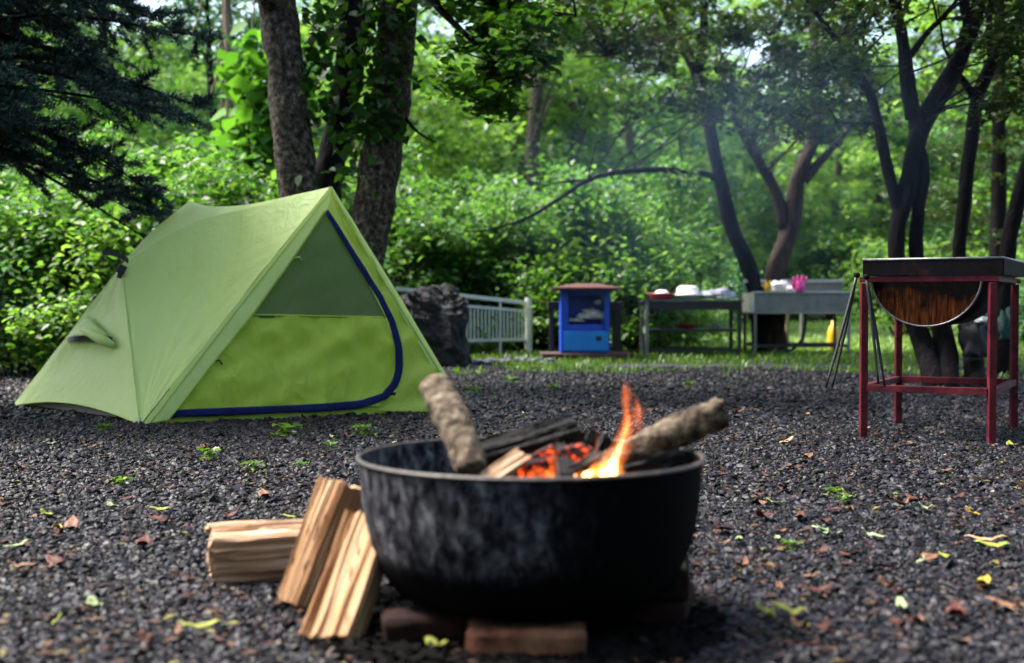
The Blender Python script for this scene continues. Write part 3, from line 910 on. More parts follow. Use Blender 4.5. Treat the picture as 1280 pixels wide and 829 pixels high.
for px_, top, r_, lean, mt in ((757, 556, 0.015, 3, FL_OUT), (752, 572, 0.014, 6, FL_MID), (756, 582, 0.013, 2, FL_IN), (742, 576, 0.012, 4, FL_MID), (735, 587, 0.010, 6, FL_IN),
                           (700, 575, 0.010, -6, FL_OUT), (690, 588, 0.009, -8, FL_MID), (693, 532, 0.0095, 4, FL_OUT), (678, 580, 0.01, -10, FL_OUT), (705, 586, 0.012, 3, FL_MID),
                           (722, 580, 0.012, 5, FL_OUT), (716, 590, 0.011, 2, FL_IN), (775, 575, 0.012, -3, FL_MID), (668, 588, 0.011, -8, FL_OUT), (745, 530, 0.006, 2, FL_OUT)):
    h_ = 600 - top
    tongue([W(px_, 602, FD - 0.02), W(px_ - lean * 0.3, 600 - h_ * 0.35, FD - 0.02), W(px_ + lean * 0.6, 600 - h_ * 0.7, FD - 0.02), W(px_ + lean, top, FD - 0.02)], [r_ * 0.8, r_, r_ * 0.6, 0.001], mt, px_)

# bricks under the bowl
BRICK = pm('sooty_red_brick', [(0.38, (0.022, 0.009, 0.006)), (0.5, (0.10, 0.038, 0.022)), (0.7, (0.22, 0.11, 0.065))], scale=9, rough=0.9, bump=0.7, bscale=60, dist=0.005, spec=0.15)
BRICK_DK = pm('dark_red_brick', [(0.35, (0.006, 0.003, 0.003)), (0.6, (0.022, 0.007, 0.006)), (0.8, (0.05, 0.016, 0.013))], scale=9, rough=0.9, bump=0.7, bscale=60, dist=0.005, spec=0.15)  # dark red, taken darker for the shade under the bowl
def brick(label, c, rz, m, size=(0.235, 0.11, 0.062), grp='bricks propping up the fire bowl', tilt=0.0):
    mb = MB()
    nx, ny, nz2 = 10, 5, 3
    mb.box((0, 0, 0), size)
    o = mb.build('brick', m)
    bm = bmesh.new(); bm.from_mesh(o.data)
    bmesh.ops.bevel(bm, geom=bm.edges[:], offset=0.005, segments=2, affect='EDGES')
    bmesh.ops.subdivide_edges(bm, edges=[e for e in bm.edges if e.calc_length() > 0.05], cuts=4, use_grid_fill=True)
    sd = rnd.uniform(0, 50)
    for v in bm.verts:
        v.co += v.co.normalized() * 0.006 * noise.noise(v.co * 22 + Vector((sd, 0, 0)))
    bm.to_mesh(o.data); bm.free()
    o.data.polygons.foreach_set('use_smooth', [True] * len(o.data.polygons))
    o.location = c; o.rotation_euler = (0, tilt, rz)
    return tag(o, label, 'brick', grp)
brick('brown red brick lying flat in front of the fire bowl, its long face bare', G(658, 834) + Vector((0, 0.055, 0.033)), R(-3), BRICK)
brick('dark red brick under the left front of the fire bowl beside the split logs', G(548, 818) + Vector((0.0, 0.075, 0.033)), R(12), BRICK_DK)
brick('dark brick at the bottom of the pair under the right of the fire bowl', (0.335, 2.80, 0.033), R(76), BRICK_DK)
brick('dark brick stacked on another brick under the right side of the fire bowl', (0.335, 2.815, 0.098), R(82), BRICK_DK)
brick('dark brick holding up the far side of the fire bowl', (0.10, 3.0, 0.033), R(20), BRICK_DK)
split_piece('wood_wedge', 'thin tan wedge of wood jammed between the brick pair and the fire bowl', 'firewood', (0.345, 2.72, 0.132), (0.335, 2.90, 0.20), 0.05, 0.02, WOOD, 77, 0, ragged=0.002)

# black crumbs and a black sheet added as the shade under the bowl
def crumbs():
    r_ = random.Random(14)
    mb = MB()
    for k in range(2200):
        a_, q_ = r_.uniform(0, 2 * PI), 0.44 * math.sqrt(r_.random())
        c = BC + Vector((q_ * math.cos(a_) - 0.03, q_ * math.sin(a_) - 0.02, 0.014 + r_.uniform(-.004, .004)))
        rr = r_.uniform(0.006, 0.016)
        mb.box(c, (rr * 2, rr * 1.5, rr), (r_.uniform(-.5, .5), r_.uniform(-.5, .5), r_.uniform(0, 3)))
    soot = pm('bowl_shade_black', [(0.3, (0.002, 0.002, 0.002)), (0.7, (0.006, 0.0055, 0.0055))], scale=30, rough=0.95, bump=0.5, spec=0.05)
    o = mb.build('shade_crumbs', soot, kind='stuff')
    tag(o, 'black crumbs added as shade on the gravel under the fire bowl', 'charcoal')
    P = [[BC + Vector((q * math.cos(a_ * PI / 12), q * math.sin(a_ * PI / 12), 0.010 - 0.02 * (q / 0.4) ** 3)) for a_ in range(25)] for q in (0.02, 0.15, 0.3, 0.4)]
    tag(MB().grid(P).build('shade_patch', soot, kind='stuff'), 'black sheet added as shade on the ground beneath the fire bowl', 'soot')
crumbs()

# firewood beside the bowl
FW = 'split firewood beside the fire bowl'
split_piece('firewood', 'split log lying flat on the gravel left of the leaning pair', 'firewood', G(257, 737) + Vector((0, 0.06, 0.069)), G(392, 733) + Vector((0, 0.10, 0.072)), 0.135, 0.12, WOOD, 31, R(8), group=FW, ragged=0.0055, trap=0.9)
split_piece('firewood', 'longer split log leaning against the fire bowl, behind the other leaning one', 'firewood', G(372, 768) + Vector((0, 0.03, 0.01)), W(429, 606, 2.96), 0.105, 0.07, WOOD2, 41, R(6), group=FW, ragged=0.0036, twist=0.15)
split_piece('firewood', 'front split log leaning against the fire bowl with broad flat grain', 'firewood', G(408, 816) + Vector((0, 0.03, 0.006)), W(466, 650, 2.80), 0.112, 0.06, WOOD2, 52, R(-6), group=FW, ragged=0.0036, twist=0.1)

# ------------------------------------------------------------------ drum grill on its red frame
REDP = pm('dull_red_paint', [(0.3, (0.018, 0.004, 0.005)), (0.5, (0.085, 0.008, 0.016)), (0.72, (0.13, 0.016, 0.028))], scale=14, rough=0.6, spec=0.2, bump=0.3, bscale=60, dist=0.003)
BLKSTEEL = pm('burnt_black_steel', [(0.3, (0.0015, 0.0015, 0.002)), (0.58, (0.005, 0.004, 0.006)), (0.75, (0.035, 0.010, 0.010))], scale=9, rough=0.75, spec=0.08, bump=0.3, bscale=50, dist=0.004)
RUST = pm('streaked_rust', [(0.34, (0.006, 0.002, 0.001)), (0.46, (0.045, 0.011, 0.003)), (0.60, (0.12, 0.032, 0.007)), (0.76, (0.28, 0.10, 0.025))], scale=80, rough=0.9, bump=0.7, stretch=(1, 1, 0.09), dist=0.004, spec=0.1)
_t = RUST.node_tree; _l = _t.links.new
_tc = N(_t, 'ShaderNodeTexCoord'); _sp = N(_t, 'ShaderNodeSeparateXYZ'); _l(_tc.outputs['Object'], _sp.inputs[0])
_nz = N(_t, 'ShaderNodeTexNoise', Scale=11, Detail=6); _l(_tc.outputs['Object'], _nz.inputs['Vector'])
_ma = N(_t, 'ShaderNodeMath', operation='MULTIPLY_ADD'); _l(_nz.outputs['Fac'], _ma.inputs[0]); _ma.inputs[1].default_value = 0.30; _l(_sp.outputs['Z'], _ma.inputs[2])
_mr = N(_t, 'ShaderNodeMapRange'); _mr.inputs['From Min'].default_value = 0.845; _mr.inputs['From Max'].default_value = 0.905; _l(_ma.outputs[0], _mr.inputs['Value'])
_mx = N(_t, 'ShaderNodeMix', data_type='RGBA'); _b = _t.nodes['Principled BSDF']
_l(_mr.outputs[0], _mx.inputs['Factor']); _l(_b.inputs['Base Color'].links[0].from_socket, _mx.inputs['A']); _mx.inputs['B'].default_value = (0.004, 0.003, 0.003, 1)   # soot burnt on along the upper edge of the plate
_l(_mx.outputs['Result'], _b.inputs['Base Color'])
gFL, gFR = G(1079, 549), G(1239, 557)
ax = (gFR - gFL).normalized()
ay = Vector((-ax.y, ax.x, 0))
if ay.y < 0:
    ay = -ay
GW, GL, GH = (gFR - gFL).length, 0.86, 0.798
def gp(u, v, z):
    return gFL + ax * u + ay * v + Vector((0, 0, z))
grill = thing('drum_grill', 'half drum charcoal grill with rusty end plate on a tall red steel frame', 'grill', gp(GW / 2, GL / 2, 0))
for (u, v) in ((0, 0), (GW, 0), (0, GL), (GW, GL)):
    mb = MB(); mb.bar(gp(u, v, 0), gp(u, v, GH), 0.036)
    mb.build('leg', REDP, grill, bevel=0.003)
for (a_, b_, z) in (((0.019, 0), (GW - 0.019, 0), 0.262), ((0.019, GL), (GW - 0.019, GL), 0.262), ((0, 0.019), (0, GL - 0.019), 0.262), ((GW, 0.019), (GW, GL - 0.019), 0.262)):
    mb = MB(); mb.bar(gp(*a_, z), gp(*b_, z), 0.03, 0.034)
    mb.build('lower_rail', REDP, grill, bevel=0.002)
for (a_, b_) in (((-0.02, 0), (GW + 0.03, 0)), ((-0.02, GL), (GW + 0.03, GL)), ((0, 0.02), (0, GL - 0.02)), ((GW, 0.02), (GW, GL - 0.02))):
    mb = MB(); mb.bar(gp(*a_, GH + 0.018), gp(*b_, GH + 0.018), 0.032, 0.026)
    mb.build('top_rail', REDP, grill, bevel=0.002)
# fire tray: four walls with a lip, open on top
tz0, tz1 = GH + 0.038, GH + 0.115
for (c0, c1) in (((0.0, -0.02), (GW + 0.05, -0.02)), ((0.0, GL + 0.03), (GW + 0.05, GL + 0.03)), ((0.0, -0.016), (0.0, GL + 0.026)), ((GW + 0.05, -0.016), (GW + 0.05, GL + 0.026))):
    a_, b_ = gp(*c0, tz0), gp(*c1, tz0)
    d_ = (b_ - a_).normalized(); nrm = Vector((-d_.y, d_.x, 0)) * 0.004
    mb = MB().add([a_ - nrm, b_ - nrm, b_ + nrm, a_ + nrm] + [p + Vector((0, 0, tz1 - tz0)) for p in (a_ - nrm, b_ - nrm, b_ + nrm, a_ + nrm)], [(3, 2, 1, 0), (4, 5, 6, 7), (0, 1, 5, 4), (1, 2, 6, 5), (2, 3, 7, 6), (3, 0, 4, 7)])
    mb.build('tray_side', BLKSTEEL, grill)
    lp_ = MB(); lp_.tube([a_ + Vector((0, 0, tz1 - tz0 + 0.003)), b_ + Vector((0, 0, tz1 - tz0 + 0.003))], 0.007, 8)
    lp_.build('tray_lip', pm('worn_steel_lip', [(0.3, (0.1, 0.1, 0.11)), (0.7, (0.3, 0.3, 0.31))], scale=20, rough=0.4, metal=0.7), grill, smooth=True)
for k in range(9):
    mb = MB(); mb.tube([gp(0.03 + (GW - 0.02) * k / 8, 0, tz1 - 0.02), gp(0.03 + (GW - 0.02) * k / 8, GL, tz1 - 0.02)], 0.005, 6)
    mb.build('grate_bar', BLKSTEEL, grill)
# half drum
DR, DZ, DU = 0.270, GH + 0.03, 0.298
drum = MB()
P = [[gp(DU + DR * math.cos(PI + PI * k / 28), v, DZ + DR * 0.92 * math.sin(PI + PI * k / 28)) for k in range(29)] for v in (0.035, GL - 0.03)]
drum.grid(P)
drum.build('drum', BLKSTEEL, grill, smooth=True, solid=0.006)
for v in (0.033, GL - 0.028):
    pts = [gp(DU + (DR - 0.002) * math.cos(PI + PI * k / 28), v, DZ + DR * 0.92 * math.sin(PI + PI * k / 28)) for k in range(29)]
    dsh = gp(0, 0.006, 0) - gp(0, 0, 0)
    mb = MB().add(pts + [p + dsh for p in pts], [tuple(range(29)), tuple(range(57, 28, -1))] + [(k, k + 29, k + 30, k + 1) for k in range(28)])
    e_ = mb.build('end_plate', RUST, grill)
    if v < 0.1:
        e_['label'] = 'rust streaked end plate'
        ed = MB(); ed.tube([p - dsh * 0.7 for p in pts], 0.005, 6)
        ed.build('plate_rim', MATS['worn_steel_lip'], e_, smooth=True)
# tongs hanging from the corner
def tongs(label, top, ends):
    o = thing('tongs', label, 'tongs', top, 'long black tongs hanging on the grill')
    for e in ends:
        mb = MB(); limb(mb, [top, Vector(top).lerp(e, 0.5) + Vector((0, -0.008, 0)), e], [0.0075, 0.0085, 0.006], 10, 8, 0.05)
        mb.build('arm', BLACK_WEB, o, smooth=True)
    mb = MB(); mb.tube([Vector(top) + Vector((0, -0.012, 0.0)), Vector(top) + Vector((0, 0.012, 0))], 0.014, 10)
    mb.build('hinge', BLKSTEEL, o, smooth=True)
tongs('pair of long black tongs hanging at a slant outside the left red leg', W(1071, 344, 6.44), [W(1032, 485, 6.36), W(1040, 485, 6.42)])
tongs('pair of long black tongs hanging inside the left red leg', W(1083, 346, 6.42), [W(1098, 480, 6.36), W(1106, 483, 6.40)])

# ------------------------------------------------------------------ kiosk bin, work table, wash stand
DKM = pm('dark_grey_steel', [(0.3, (0.012, 0.012, 0.013)), (0.7, (0.035, 0.036, 0.04))], scale=6, rough=0.5, bump=0.2, metal=0.2)
GREYM = pm('galvanised_steel', [(0.3, (0.17, 0.172, 0.168)), (0.7, (0.30, 0.30, 0.295))], scale=7, rough=0.5, bump=0.15, metal=0.3)
BLUE = pm('royal_blue_paint', [(0.3, (0.008, 0.055, 0.48)), (0.7, (0.012, 0.09, 0.64))], scale=5, rough=0.45, bump=0.15)
CYAN = pm('bright_blue_paint', [(0.3, (0.01, 0.20, 0.66)), (0.7, (0.018, 0.27, 0.78))], scale=4, rough=0.45, bump=0.15)
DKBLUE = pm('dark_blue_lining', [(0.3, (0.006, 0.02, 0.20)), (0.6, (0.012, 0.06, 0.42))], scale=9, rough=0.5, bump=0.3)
REDROOF = pm('rusty_red_roof', [(0.3, (0.06, 0.014, 0.013)), (0.7, (0.13, 0.035, 0.03))], scale=12, rough=0.6, bump=0.3)
WHITE = pm('white_plastic', [(0.3, (0.68, 0.68, 0.68)), (0.7, (0.82, 0.82, 0.80))], scale=5, rough=0.4, bump=0.1)
PALE = pm('crumpled_pale_cloth', [(0.3, (0.42, 0.42, 0.38)), (0.7, (0.72, 0.72, 0.68))], scale=16, rough=0.8, bump=0.9, bscale=24, dist=0.02)
PINK = pm('pink_rubber', [(0.3, (0.72, 0.05, 0.30)), (0.7, (0.82, 0.09, 0.38))], scale=6, rough=0.45, bump=0.2)
YELLOW = pm('yellow_rubber', [(0.3, (0.62, 0.36, 0.01)), (0.7, (0.75, 0.46, 0.03))], scale=6, rough=0.45, bump=0.2)
REDPL = pm('red_plastic', [(0.3, (0.45, 0.03, 0.045)), (0.7, (0.58, 0.06, 0.07))], scale=6, rough=0.4, bump=0.1)

BD = 15.2
bx0, bx1 = W(701, 400, BD).x, W(762, 400, BD).x
zt = W(0, 362, BD).z
zm = W(0, 413, BD).z
zb = 0.10
bin_ = thing('bin_cabinet', 'bright blue open fronted bin cabinet with a reddish peaked lid', 'bin', ((bx0 + bx1) / 2, BD, 0))
bw, bdp = bx1 - bx0, 0.5
cxb = (bx0 + bx1) / 2
MB().box((cxb, BD + bdp / 2, (zb + zm) / 2), (bw, bdp, zm - zb)).build('lower_body', BLUE, bin_, bevel=0.008)
for (p0, p1, nm) in (((bx0 + 0.035, zb + 0.03), (bx1 - 0.02, zm - 0.012), 'front_panel'),):
    MB().box(((p0[0] + p1[0]) / 2, BD - 0.006, (p0[1] + p1[1]) / 2), (p1[0] - p0[0], 0.012, p1[1] - p0[1])).build(nm, CYAN, bin_, bevel=0.004)
for k in range(7):
    x = bx0 + 0.08 + k * (bw - 0.16) / 6
    MB().box((x, BD - 0.015, (zb + zm) / 2 - 0.02), (0.012, 0.006, (zm - zb) * 0.72)).build('panel_rib', CYAN, bin_, bevel=0.002)
MB().box((bx1 - 0.13, BD - 0.0165, zb + 0.17), (0.062, 0.006, 0.05)).build('emblem', BLACK_WEB, bin_, bevel=0.002)
for x in (bx0 + 0.045, bx1 - 0.03):
    MB().box((x, BD + bdp / 2, (zm + zt) / 2 + 0.001), (0.09 if x < cxb else 0.06, bdp, zt - zm - 0.002)).build('side_wall', BLUE, bin_, bevel=0.006)
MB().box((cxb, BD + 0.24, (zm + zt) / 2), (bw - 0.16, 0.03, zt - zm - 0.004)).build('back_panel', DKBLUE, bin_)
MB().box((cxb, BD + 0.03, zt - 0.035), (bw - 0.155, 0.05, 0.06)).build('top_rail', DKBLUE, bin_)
MB().box((cxb, BD + 0.02, zm + 0.035), (bw - 0.155, 0.03, 0.068)).build('front_lip', BLUE, bin_, bevel=0.004)
rx0, rx1 = W(690, 0, BD).x, W(777, 0, BD).x
yf, yb = BD - 0.18, BD + bdp + 0.18
pk = zt + 0.075
mb = MB().add([(rx0, yf, zt + 0.002), (rx1, yf, zt + 0.002), (rx1, yb, zt + 0.002), (rx0, yb, zt + 0.002), (rx0, yf, zt + 0.022), (rx1, yf, zt + 0.022), (rx1, yb, zt + 0.022), (rx0, yb, zt + 0.022),
               (cxb - 0.12, BD + 0.2, pk), (cxb + 0.16, BD + 0.2, pk), (cxb + 0.16, BD + 0.3, pk), (cxb - 0.12, BD + 0.3, pk)],
              [(3, 2, 1, 0), (0, 1, 5, 4), (1, 2, 6, 5), (2, 3, 7, 6), (3, 0, 4, 7), (4, 5, 9, 8), (5, 6, 10, 9), (6, 7, 11, 10), (7, 4, 8, 11), (8, 9, 10, 11)])
mb.build('lid', REDROOF, bin_)
sk_ = MB(); sk_.box((cxb + 0.02, BD + 0.25, 0.05), (1.10, 0.7, 0.085))
tag(sk_.build('pallet', pm('dark_red_timber', [(0.3, (0.025, 0.010, 0.010)), (0.7, (0.07, 0.025, 0.022))], scale=8, rough=0.8, bump=0.5, stretch=(0.2, 1, 1)), base=(cxb, BD + 0.25, 0), bevel=0.01), 'low dark red timber plinth under the blue bin cabinet', 'plinth')
def crumple(name, label, cat, c, size, m, seed, group=None):
    mb = lump((0, 0, 0), 1.0, seed, 1.0, 22, 14)
    for i, p in enumerate(mb.v):
        v = Vector(p); k = 1 + 0.35 * noise.noise(v * 3 + Vector((seed, 1, 0)))
        mb.v[i] = (v.x * size[0] * k, v.y * size[1] * k, max(-size[2] * 0.5, v.z * size[2] * k))
    mb.v = [(p[0] + c[0], p[1] + c[1], p[2] + c[2]) for p in mb.v]
    return tag(mb.build(name, m, base=c, smooth=True), label, cat, group)
crumple('paper_bag', 'crumpled off white bag bulging inside the blue bin cabinet', 'bag', (cxb + 0.08, BD + 0.14, zm + 0.17), (0.15, 0.09, 0.075), PALE, 4)
crumple('cloth', 'flat pale cloth lying beside the crumpled bag in the blue bin', 'cloth', (cxb - 0.12, BD + 0.12, zm + 0.115), (0.12, 0.08, 0.025), PALE, 12)
crumple('plastic_bag', 'small pale plastic bag hanging in the upper right of the blue bin', 'bag', (cxb + 0.16, BD + 0.17, zt - 0.16), (0.04, 0.03, 0.035), WHITE, 22)
# dark stand behind the bin
sd = 15.95
stand = thing('metal_stand', 'dark grey metal stand half hidden behind the blue bin cabinet', 'stand', (W(733, 0, sd).x, sd, 0))
sx0, sx1 = W(688, 0, sd).x, W(776, 0, sd).x
sz = W(0, 377, sd).z
MB().box(((sx0 + sx1) / 2, sd + 0.2, sz - 0.05), (sx1 - sx0 + 0.06, 0.5, 0.1)).build('top', DKM, stand, bevel=0.01)
for x in (sx0 + 0.02, sx1 - 0.03):
    for y in (sd - 0.02, sd + 0.42):
        MB().bar((x, y, 0), (x, y, sz - 0.101), 0.05 if x < 1 else 0.075).build('leg', DKM, stand, bevel=0.004)
MB().bar((sx0 + 0.05, sd - 0.02, 0.12), (sx1 - 0.07, sd - 0.02, 0.12), 0.04).build('rail', DKM, stand)

# work table
TD = 16.0
table = thing('work_table', 'long dark steel work table with a lower shelf, dishes on top', 'table', (W(868, 0, TD).x, TD, 0))
tx0, tx1 = W(806, 0, TD).x, W(929, 0, TD).x
tz = W(0, 375, TD).z
tw_ = tx1 - tx0
txc = (tx0 + tx1) / 2
MB().box((txc, TD + 0.32, tz - 0.012), (tw_ + 0.04, 0.72, 0.024)).build('tabletop', pm('brushed_dark_steel', [(0.3, (0.06, 0.062, 0.065)), (0.7, (0.13, 0.135, 0.14))], scale=6, rough=0.35, metal=0.4), table, bevel=0.004)
MB().box((txc, TD + 0.0, tz - 0.075), (tw_ - 0.02, 0.03, 0.1)).build('apron', DKM, table)
for x in (tx0 + 0.035, tx1 - 0.03):
    for y in (TD, TD + 0.62):
        MB().bar((x, y, 0), (x, y, tz - 0.026), 0.045).build('leg', DKM if x > 2 else GREYM, table, bevel=0.004)
szh = W(0, 413, TD).z
MB().box((txc, TD + 0.31, szh), (tw_ - 0.12, 0.6, 0.03)).build('shelf', DKM, table, bevel=0.004)
for y in (TD, TD + 0.62):
    MB().bar((tx0 + 0.06, y, 0.1), (tx1 - 0.055, y, 0.1), 0.035).build('lower_rail', DKM, table)
def at_table(px, dy=0.2, z=tz):
    return Vector((W(px, 0, TD + dy).x, TD + dy, z + 0.001))
def pan(name, label, cat, c, prof, m, handle=None, group=None):
    o = tag(MB().lathe(prof, c, 24).build(name, m, base=c, smooth=True, solid=0.004), label, cat, group)
    return o
c = at_table(827)
o = pan('basin', 'red plastic basin holding a white dish on the dark work table', 'basin', c, [(0.0, 0.002), (0.13, 0.004), (0.165, 0.075), (0.185, 0.082), (0.18, 0.07)], REDPL)
pan('dish', 'white dish lying inside the red plastic basin', 'dish', c + Vector((0.01, 0, 0.075)), [(0.0, 0.05), (0.06, 0.046), (0.09, 0.014), (0.1, 0.008)], WHITE)
MB().box(c + Vector((0.06, -0.06, 0.075)), (0.03, 0.03, 0.05), (0.2, 0.3, 0.3)).build('handle', BLACK_WEB, o, bevel=0.005)
c = at_table(861)
o = pan('mixing_bowl', 'white bowl stacked upside down on a wider white bowl on the table', 'bowl', c + Vector((0, 0, 0.055)), [(0.20, 0.0), (0.20, 0.014), (0.145, 0.022), (0.135, 0.095), (0.10, 0.122), (0.0, 0.125)], WHITE)
pan('washing_bowl', 'wider white bowl under the upside down bowl on the table', 'bowl', c, [(0.0, 0.004), (0.10, 0.006), (0.13, 0.045), (0.135, 0.05)], WHITE)
GLASSY = pm('clear_grey_plastic', [(0.3, (0.25, 0.26, 0.34)), (0.6, (0.42, 0.44, 0.52)), (0.75, (0.75, 0.77, 0.82))], scale=14, rough=0.25, bump=0.8, bscale=16, dist=0.02)
crumple('plastic_bag', 'crumpled clear grey plastic bag of dishes at the table edge by the wash stand', 'bag', at_table(896) + Vector((0, 0, 0.055)), (0.23, 0.14, 0.075), GLASSY, 33)
pan('plate', 'white plate leaning beside the clear plastic bag on the table', 'plate', at_table(905, 0.05) + Vector((0, 0, 0.0)), [(0.0, 0.02), (0.06, 0.022), (0.085, 0.034)], WHITE)
c = at_table(859, 0.2, szh + 0.016)
pan('tray', 'red plastic tray on the lower shelf of the dark work table', 'tray', c, [(0.0, 0.003), (0.1, 0.004), (0.125, 0.055), (0.13, 0.055)], REDPL)
crumple('cloth', 'small grey cloth bundle on the lower shelf of the dark work table', 'cloth', at_table(897, 0.2, szh + 0.016) + Vector((0, 0, 0.025)), (0.07, 0.06, 0.04), GREYM, 44)

# wash stand
SD = 16.6
sink = thing('wash_stand', 'grey steel outdoor wash trough with splashback on thin legs', 'sink', (W(1000, 0, SD).x, SD, 0))
ux0, ux1 = W(944, 0, SD).x, W(1066, 0, SD).x
uz = W(0, 364.5, SD).z
uzb = W(0, 391, SD).z
uw = ux1 - ux0; uc = (ux0 + ux1) / 2
SDB = SD + 0.75
MB().box((uc, SD, (uz + uzb) / 2 - 0.012), (uw, 0.012, uz - uzb - 0.024)).build('front_wall', GREYM, sink, bevel=0.003)
MB().box((uc, SD + 0.37, uzb - 0.008), (uw, 0.76, 0.012)).build('trough_floor', GREYM, sink)
for x in (ux0 - 0.006, ux1 + 0.006):
    MB().box((x, SD + 0.37, (uz + uzb) / 2 - 0.006), (0.012, 0.765, uz - uzb - 0.02)).build('end_wall', MATS['white_plastic'] if x < uc else GREYM, sink)
MB().box((uc, SD - 0.0, uz - 0.011), (uw + 0.06, 0.06, 0.022)).build('front_rim', pm('bright_steel_rim', [(0.3, (0.4, 0.41, 0.42)), (0.7, (0.6, 0.61, 0.62))], scale=9, rough=0.35, metal=0.4), sink, bevel=0.005)
vx0, vx1 = W(932, 0, SDB).x, W(1056, 0, SDB).x
bz = W(0, 352, SDB).z
MB().box(((vx0 + vx1) / 2, SDB + 0.03, (uz + bz) / 2 - 0.02), (vx1 - vx0, 0.02, bz - uz + 0.06)).build('splashback', GREYM, sink, bevel=0.003)
MB().box(((vx0 + vx1) / 2, SDB + 0.015, bz + 0.004), (vx1 - vx0 + 0.01, 0.07, 0.045)).build('splashback_rim', MATS['bright_steel_rim'], sink, bevel=0.006)
for x in (ux0 + 0.02, ux1 - 0.02):
    for y in (SD + 0.02, SDB):
        MB().bar((x, y, 0), (x, y, uzb - 0.016), 0.035).build('leg', DKM if y > SD + 0.3 else GREYM, sink, bevel=0.003)
for y in (SD + 0.02, SDB):
    MB().bar((ux0 + 0.04, y, 0.135), (ux1 - 0.04, y, 0.135), 0.03, 0.04).build('lower_rail', DKM, sink)
for x in (ux0 + 0.02, ux1 - 0.02):
    MB().bar((x, SD + 0.04, 0.135), (x, SDB - 0.02, 0.135), 0.03, 0.03).build('side_rail', DKM, sink)
mb = MB(); limb(mb, [(uc + 0.12, SD + 0.4, uzb - 0.02), (uc + 0.13, SD + 0.4, 0.45), (uc + 0.08, SD + 0.38, 0.2), (uc - 0.1, SD + 0.36, 0.05), (uc - 0.32, SD + 0.3, 0.07), (uc - 0.45, SD + 0.3, 0.12)], [0.022] * 6, 24, 8, 0.05)
mb.build('drain_hose', BLACK_WEB, sink, smooth=True)
def glove(name, label, c, m, s=1.0, fingers=((-0.05, 0.9), (-0.017, 1.1), (0.02, 1.15), (0.05, 0.9))):
    """rubber glove hung over the rim: palm with fingers upward"""
    mb = MB()
    limb(mb, [c + Vector((0, 0, -0.05)) * s, c + Vector((0, 0, 0.0)), c + Vector((0, 0, 0.07)) * s], [0.05 * s, 0.062 * s, 0.058 * s], 8, 12, 0.15, 3)
    for dx, ln in fingers:
        limb(mb, [c + Vector((dx * s, 0, 0.05 * s)), c + Vector((dx * 1.4 * s, -0.006, (0.05 + 0.05 * ln) * s)), c + Vector((dx * 1.6 * s, -0.01, (0.05 + 0.085 * ln) * s))], [0.019 * s, 0.018 * s, 0.011 * s], 6, 8, 0.1, dx * 100)
    limb(mb, [c + Vector((-0.05 * s, 0, 0.0)), c + Vector((-0.085 * s, -0.01, 0.035 * s)), c + Vector((-0.1 * s, -0.01, 0.06 * s))], [0.022 * s, 0.02 * s, 0.012 * s], 6, 8, 0.1, 5)
    return tag(mb.build(name, m, base=c, smooth=True), label, 'glove')
glove('rubber_glove', 'bright pink rubber glove draped over the rim of the wash trough', Vector((W(1001, 0, SD).x, SD - 0.02, uz + 0.05)), PINK, 1.1)
glove('rubber_glove', 'yellow rubber glove hanging over the left end of the wash trough', Vector((W(962, 0, SD).x, SD + 0.02, uz + 0.045)), YELLOW, 0.8, ((-0.02, 0.7), (0.02, 0.9)))
crumple('cloth', 'crumpled white cloth lying in the wash trough between the gloves', 'cloth', Vector((W(976, 0, SD + 0.35).x, SD + 0.35, uz + 0.05)), (0.13, 0.09, 0.10), WHITE, 51)
crumple('scrubbing_pad', 'small white scrubbing pad beside the pink glove on the trough', 'pad', Vector((W(990, 0, SD + 0.2).x, SD + 0.2, uz + 0.03)), (0.05, 0.05, 0.05), WHITE, 61)
bt = Vector((W(1044, 0, SD + 1.3).x, SD + 1.3, 0))
yb_ = MB().lathe([(0.0, 0.0), (0.075, 0.003), (0.08, 0.03), (0.08, 0.28), (0.055, 0.36), (0.03, 0.38), (0.03, 0.44), (0.0, 0.445)], bt, 18).build('gas_bottle', YELLOW, base=bt, smooth=True)
tag(yb_, 'tall yellow bottle standing on the grass behind the wash stand', 'bottle')
ps = Vector((W(1005, 0, 19.0).x, 19.0, 0))
o = MB().bar(ps, ps + Vector((0, 0, 0.66)), 0.06).build('marker_post', GREYM, base=ps, bevel=0.005)
tag(o, 'short pale grey post standing on the lawn behind the wash stand', 'post')
ps = Vector((W(986, 0, 19.4).x, 19.4, 0))
o = MB().bar(ps, ps + Vector((0, 0, 0.6)), 0.05).build('marker_post', pm('weathered_timber', [(0.3, (0.16, 0.12, 0.06)), (0.7, (0.3, 0.23, 0.12))], scale=8, rough=0.8), base=ps, bevel=0.005)
tag(o, 'short tan wooden post standing on the lawn behind the wash stand', 'post')

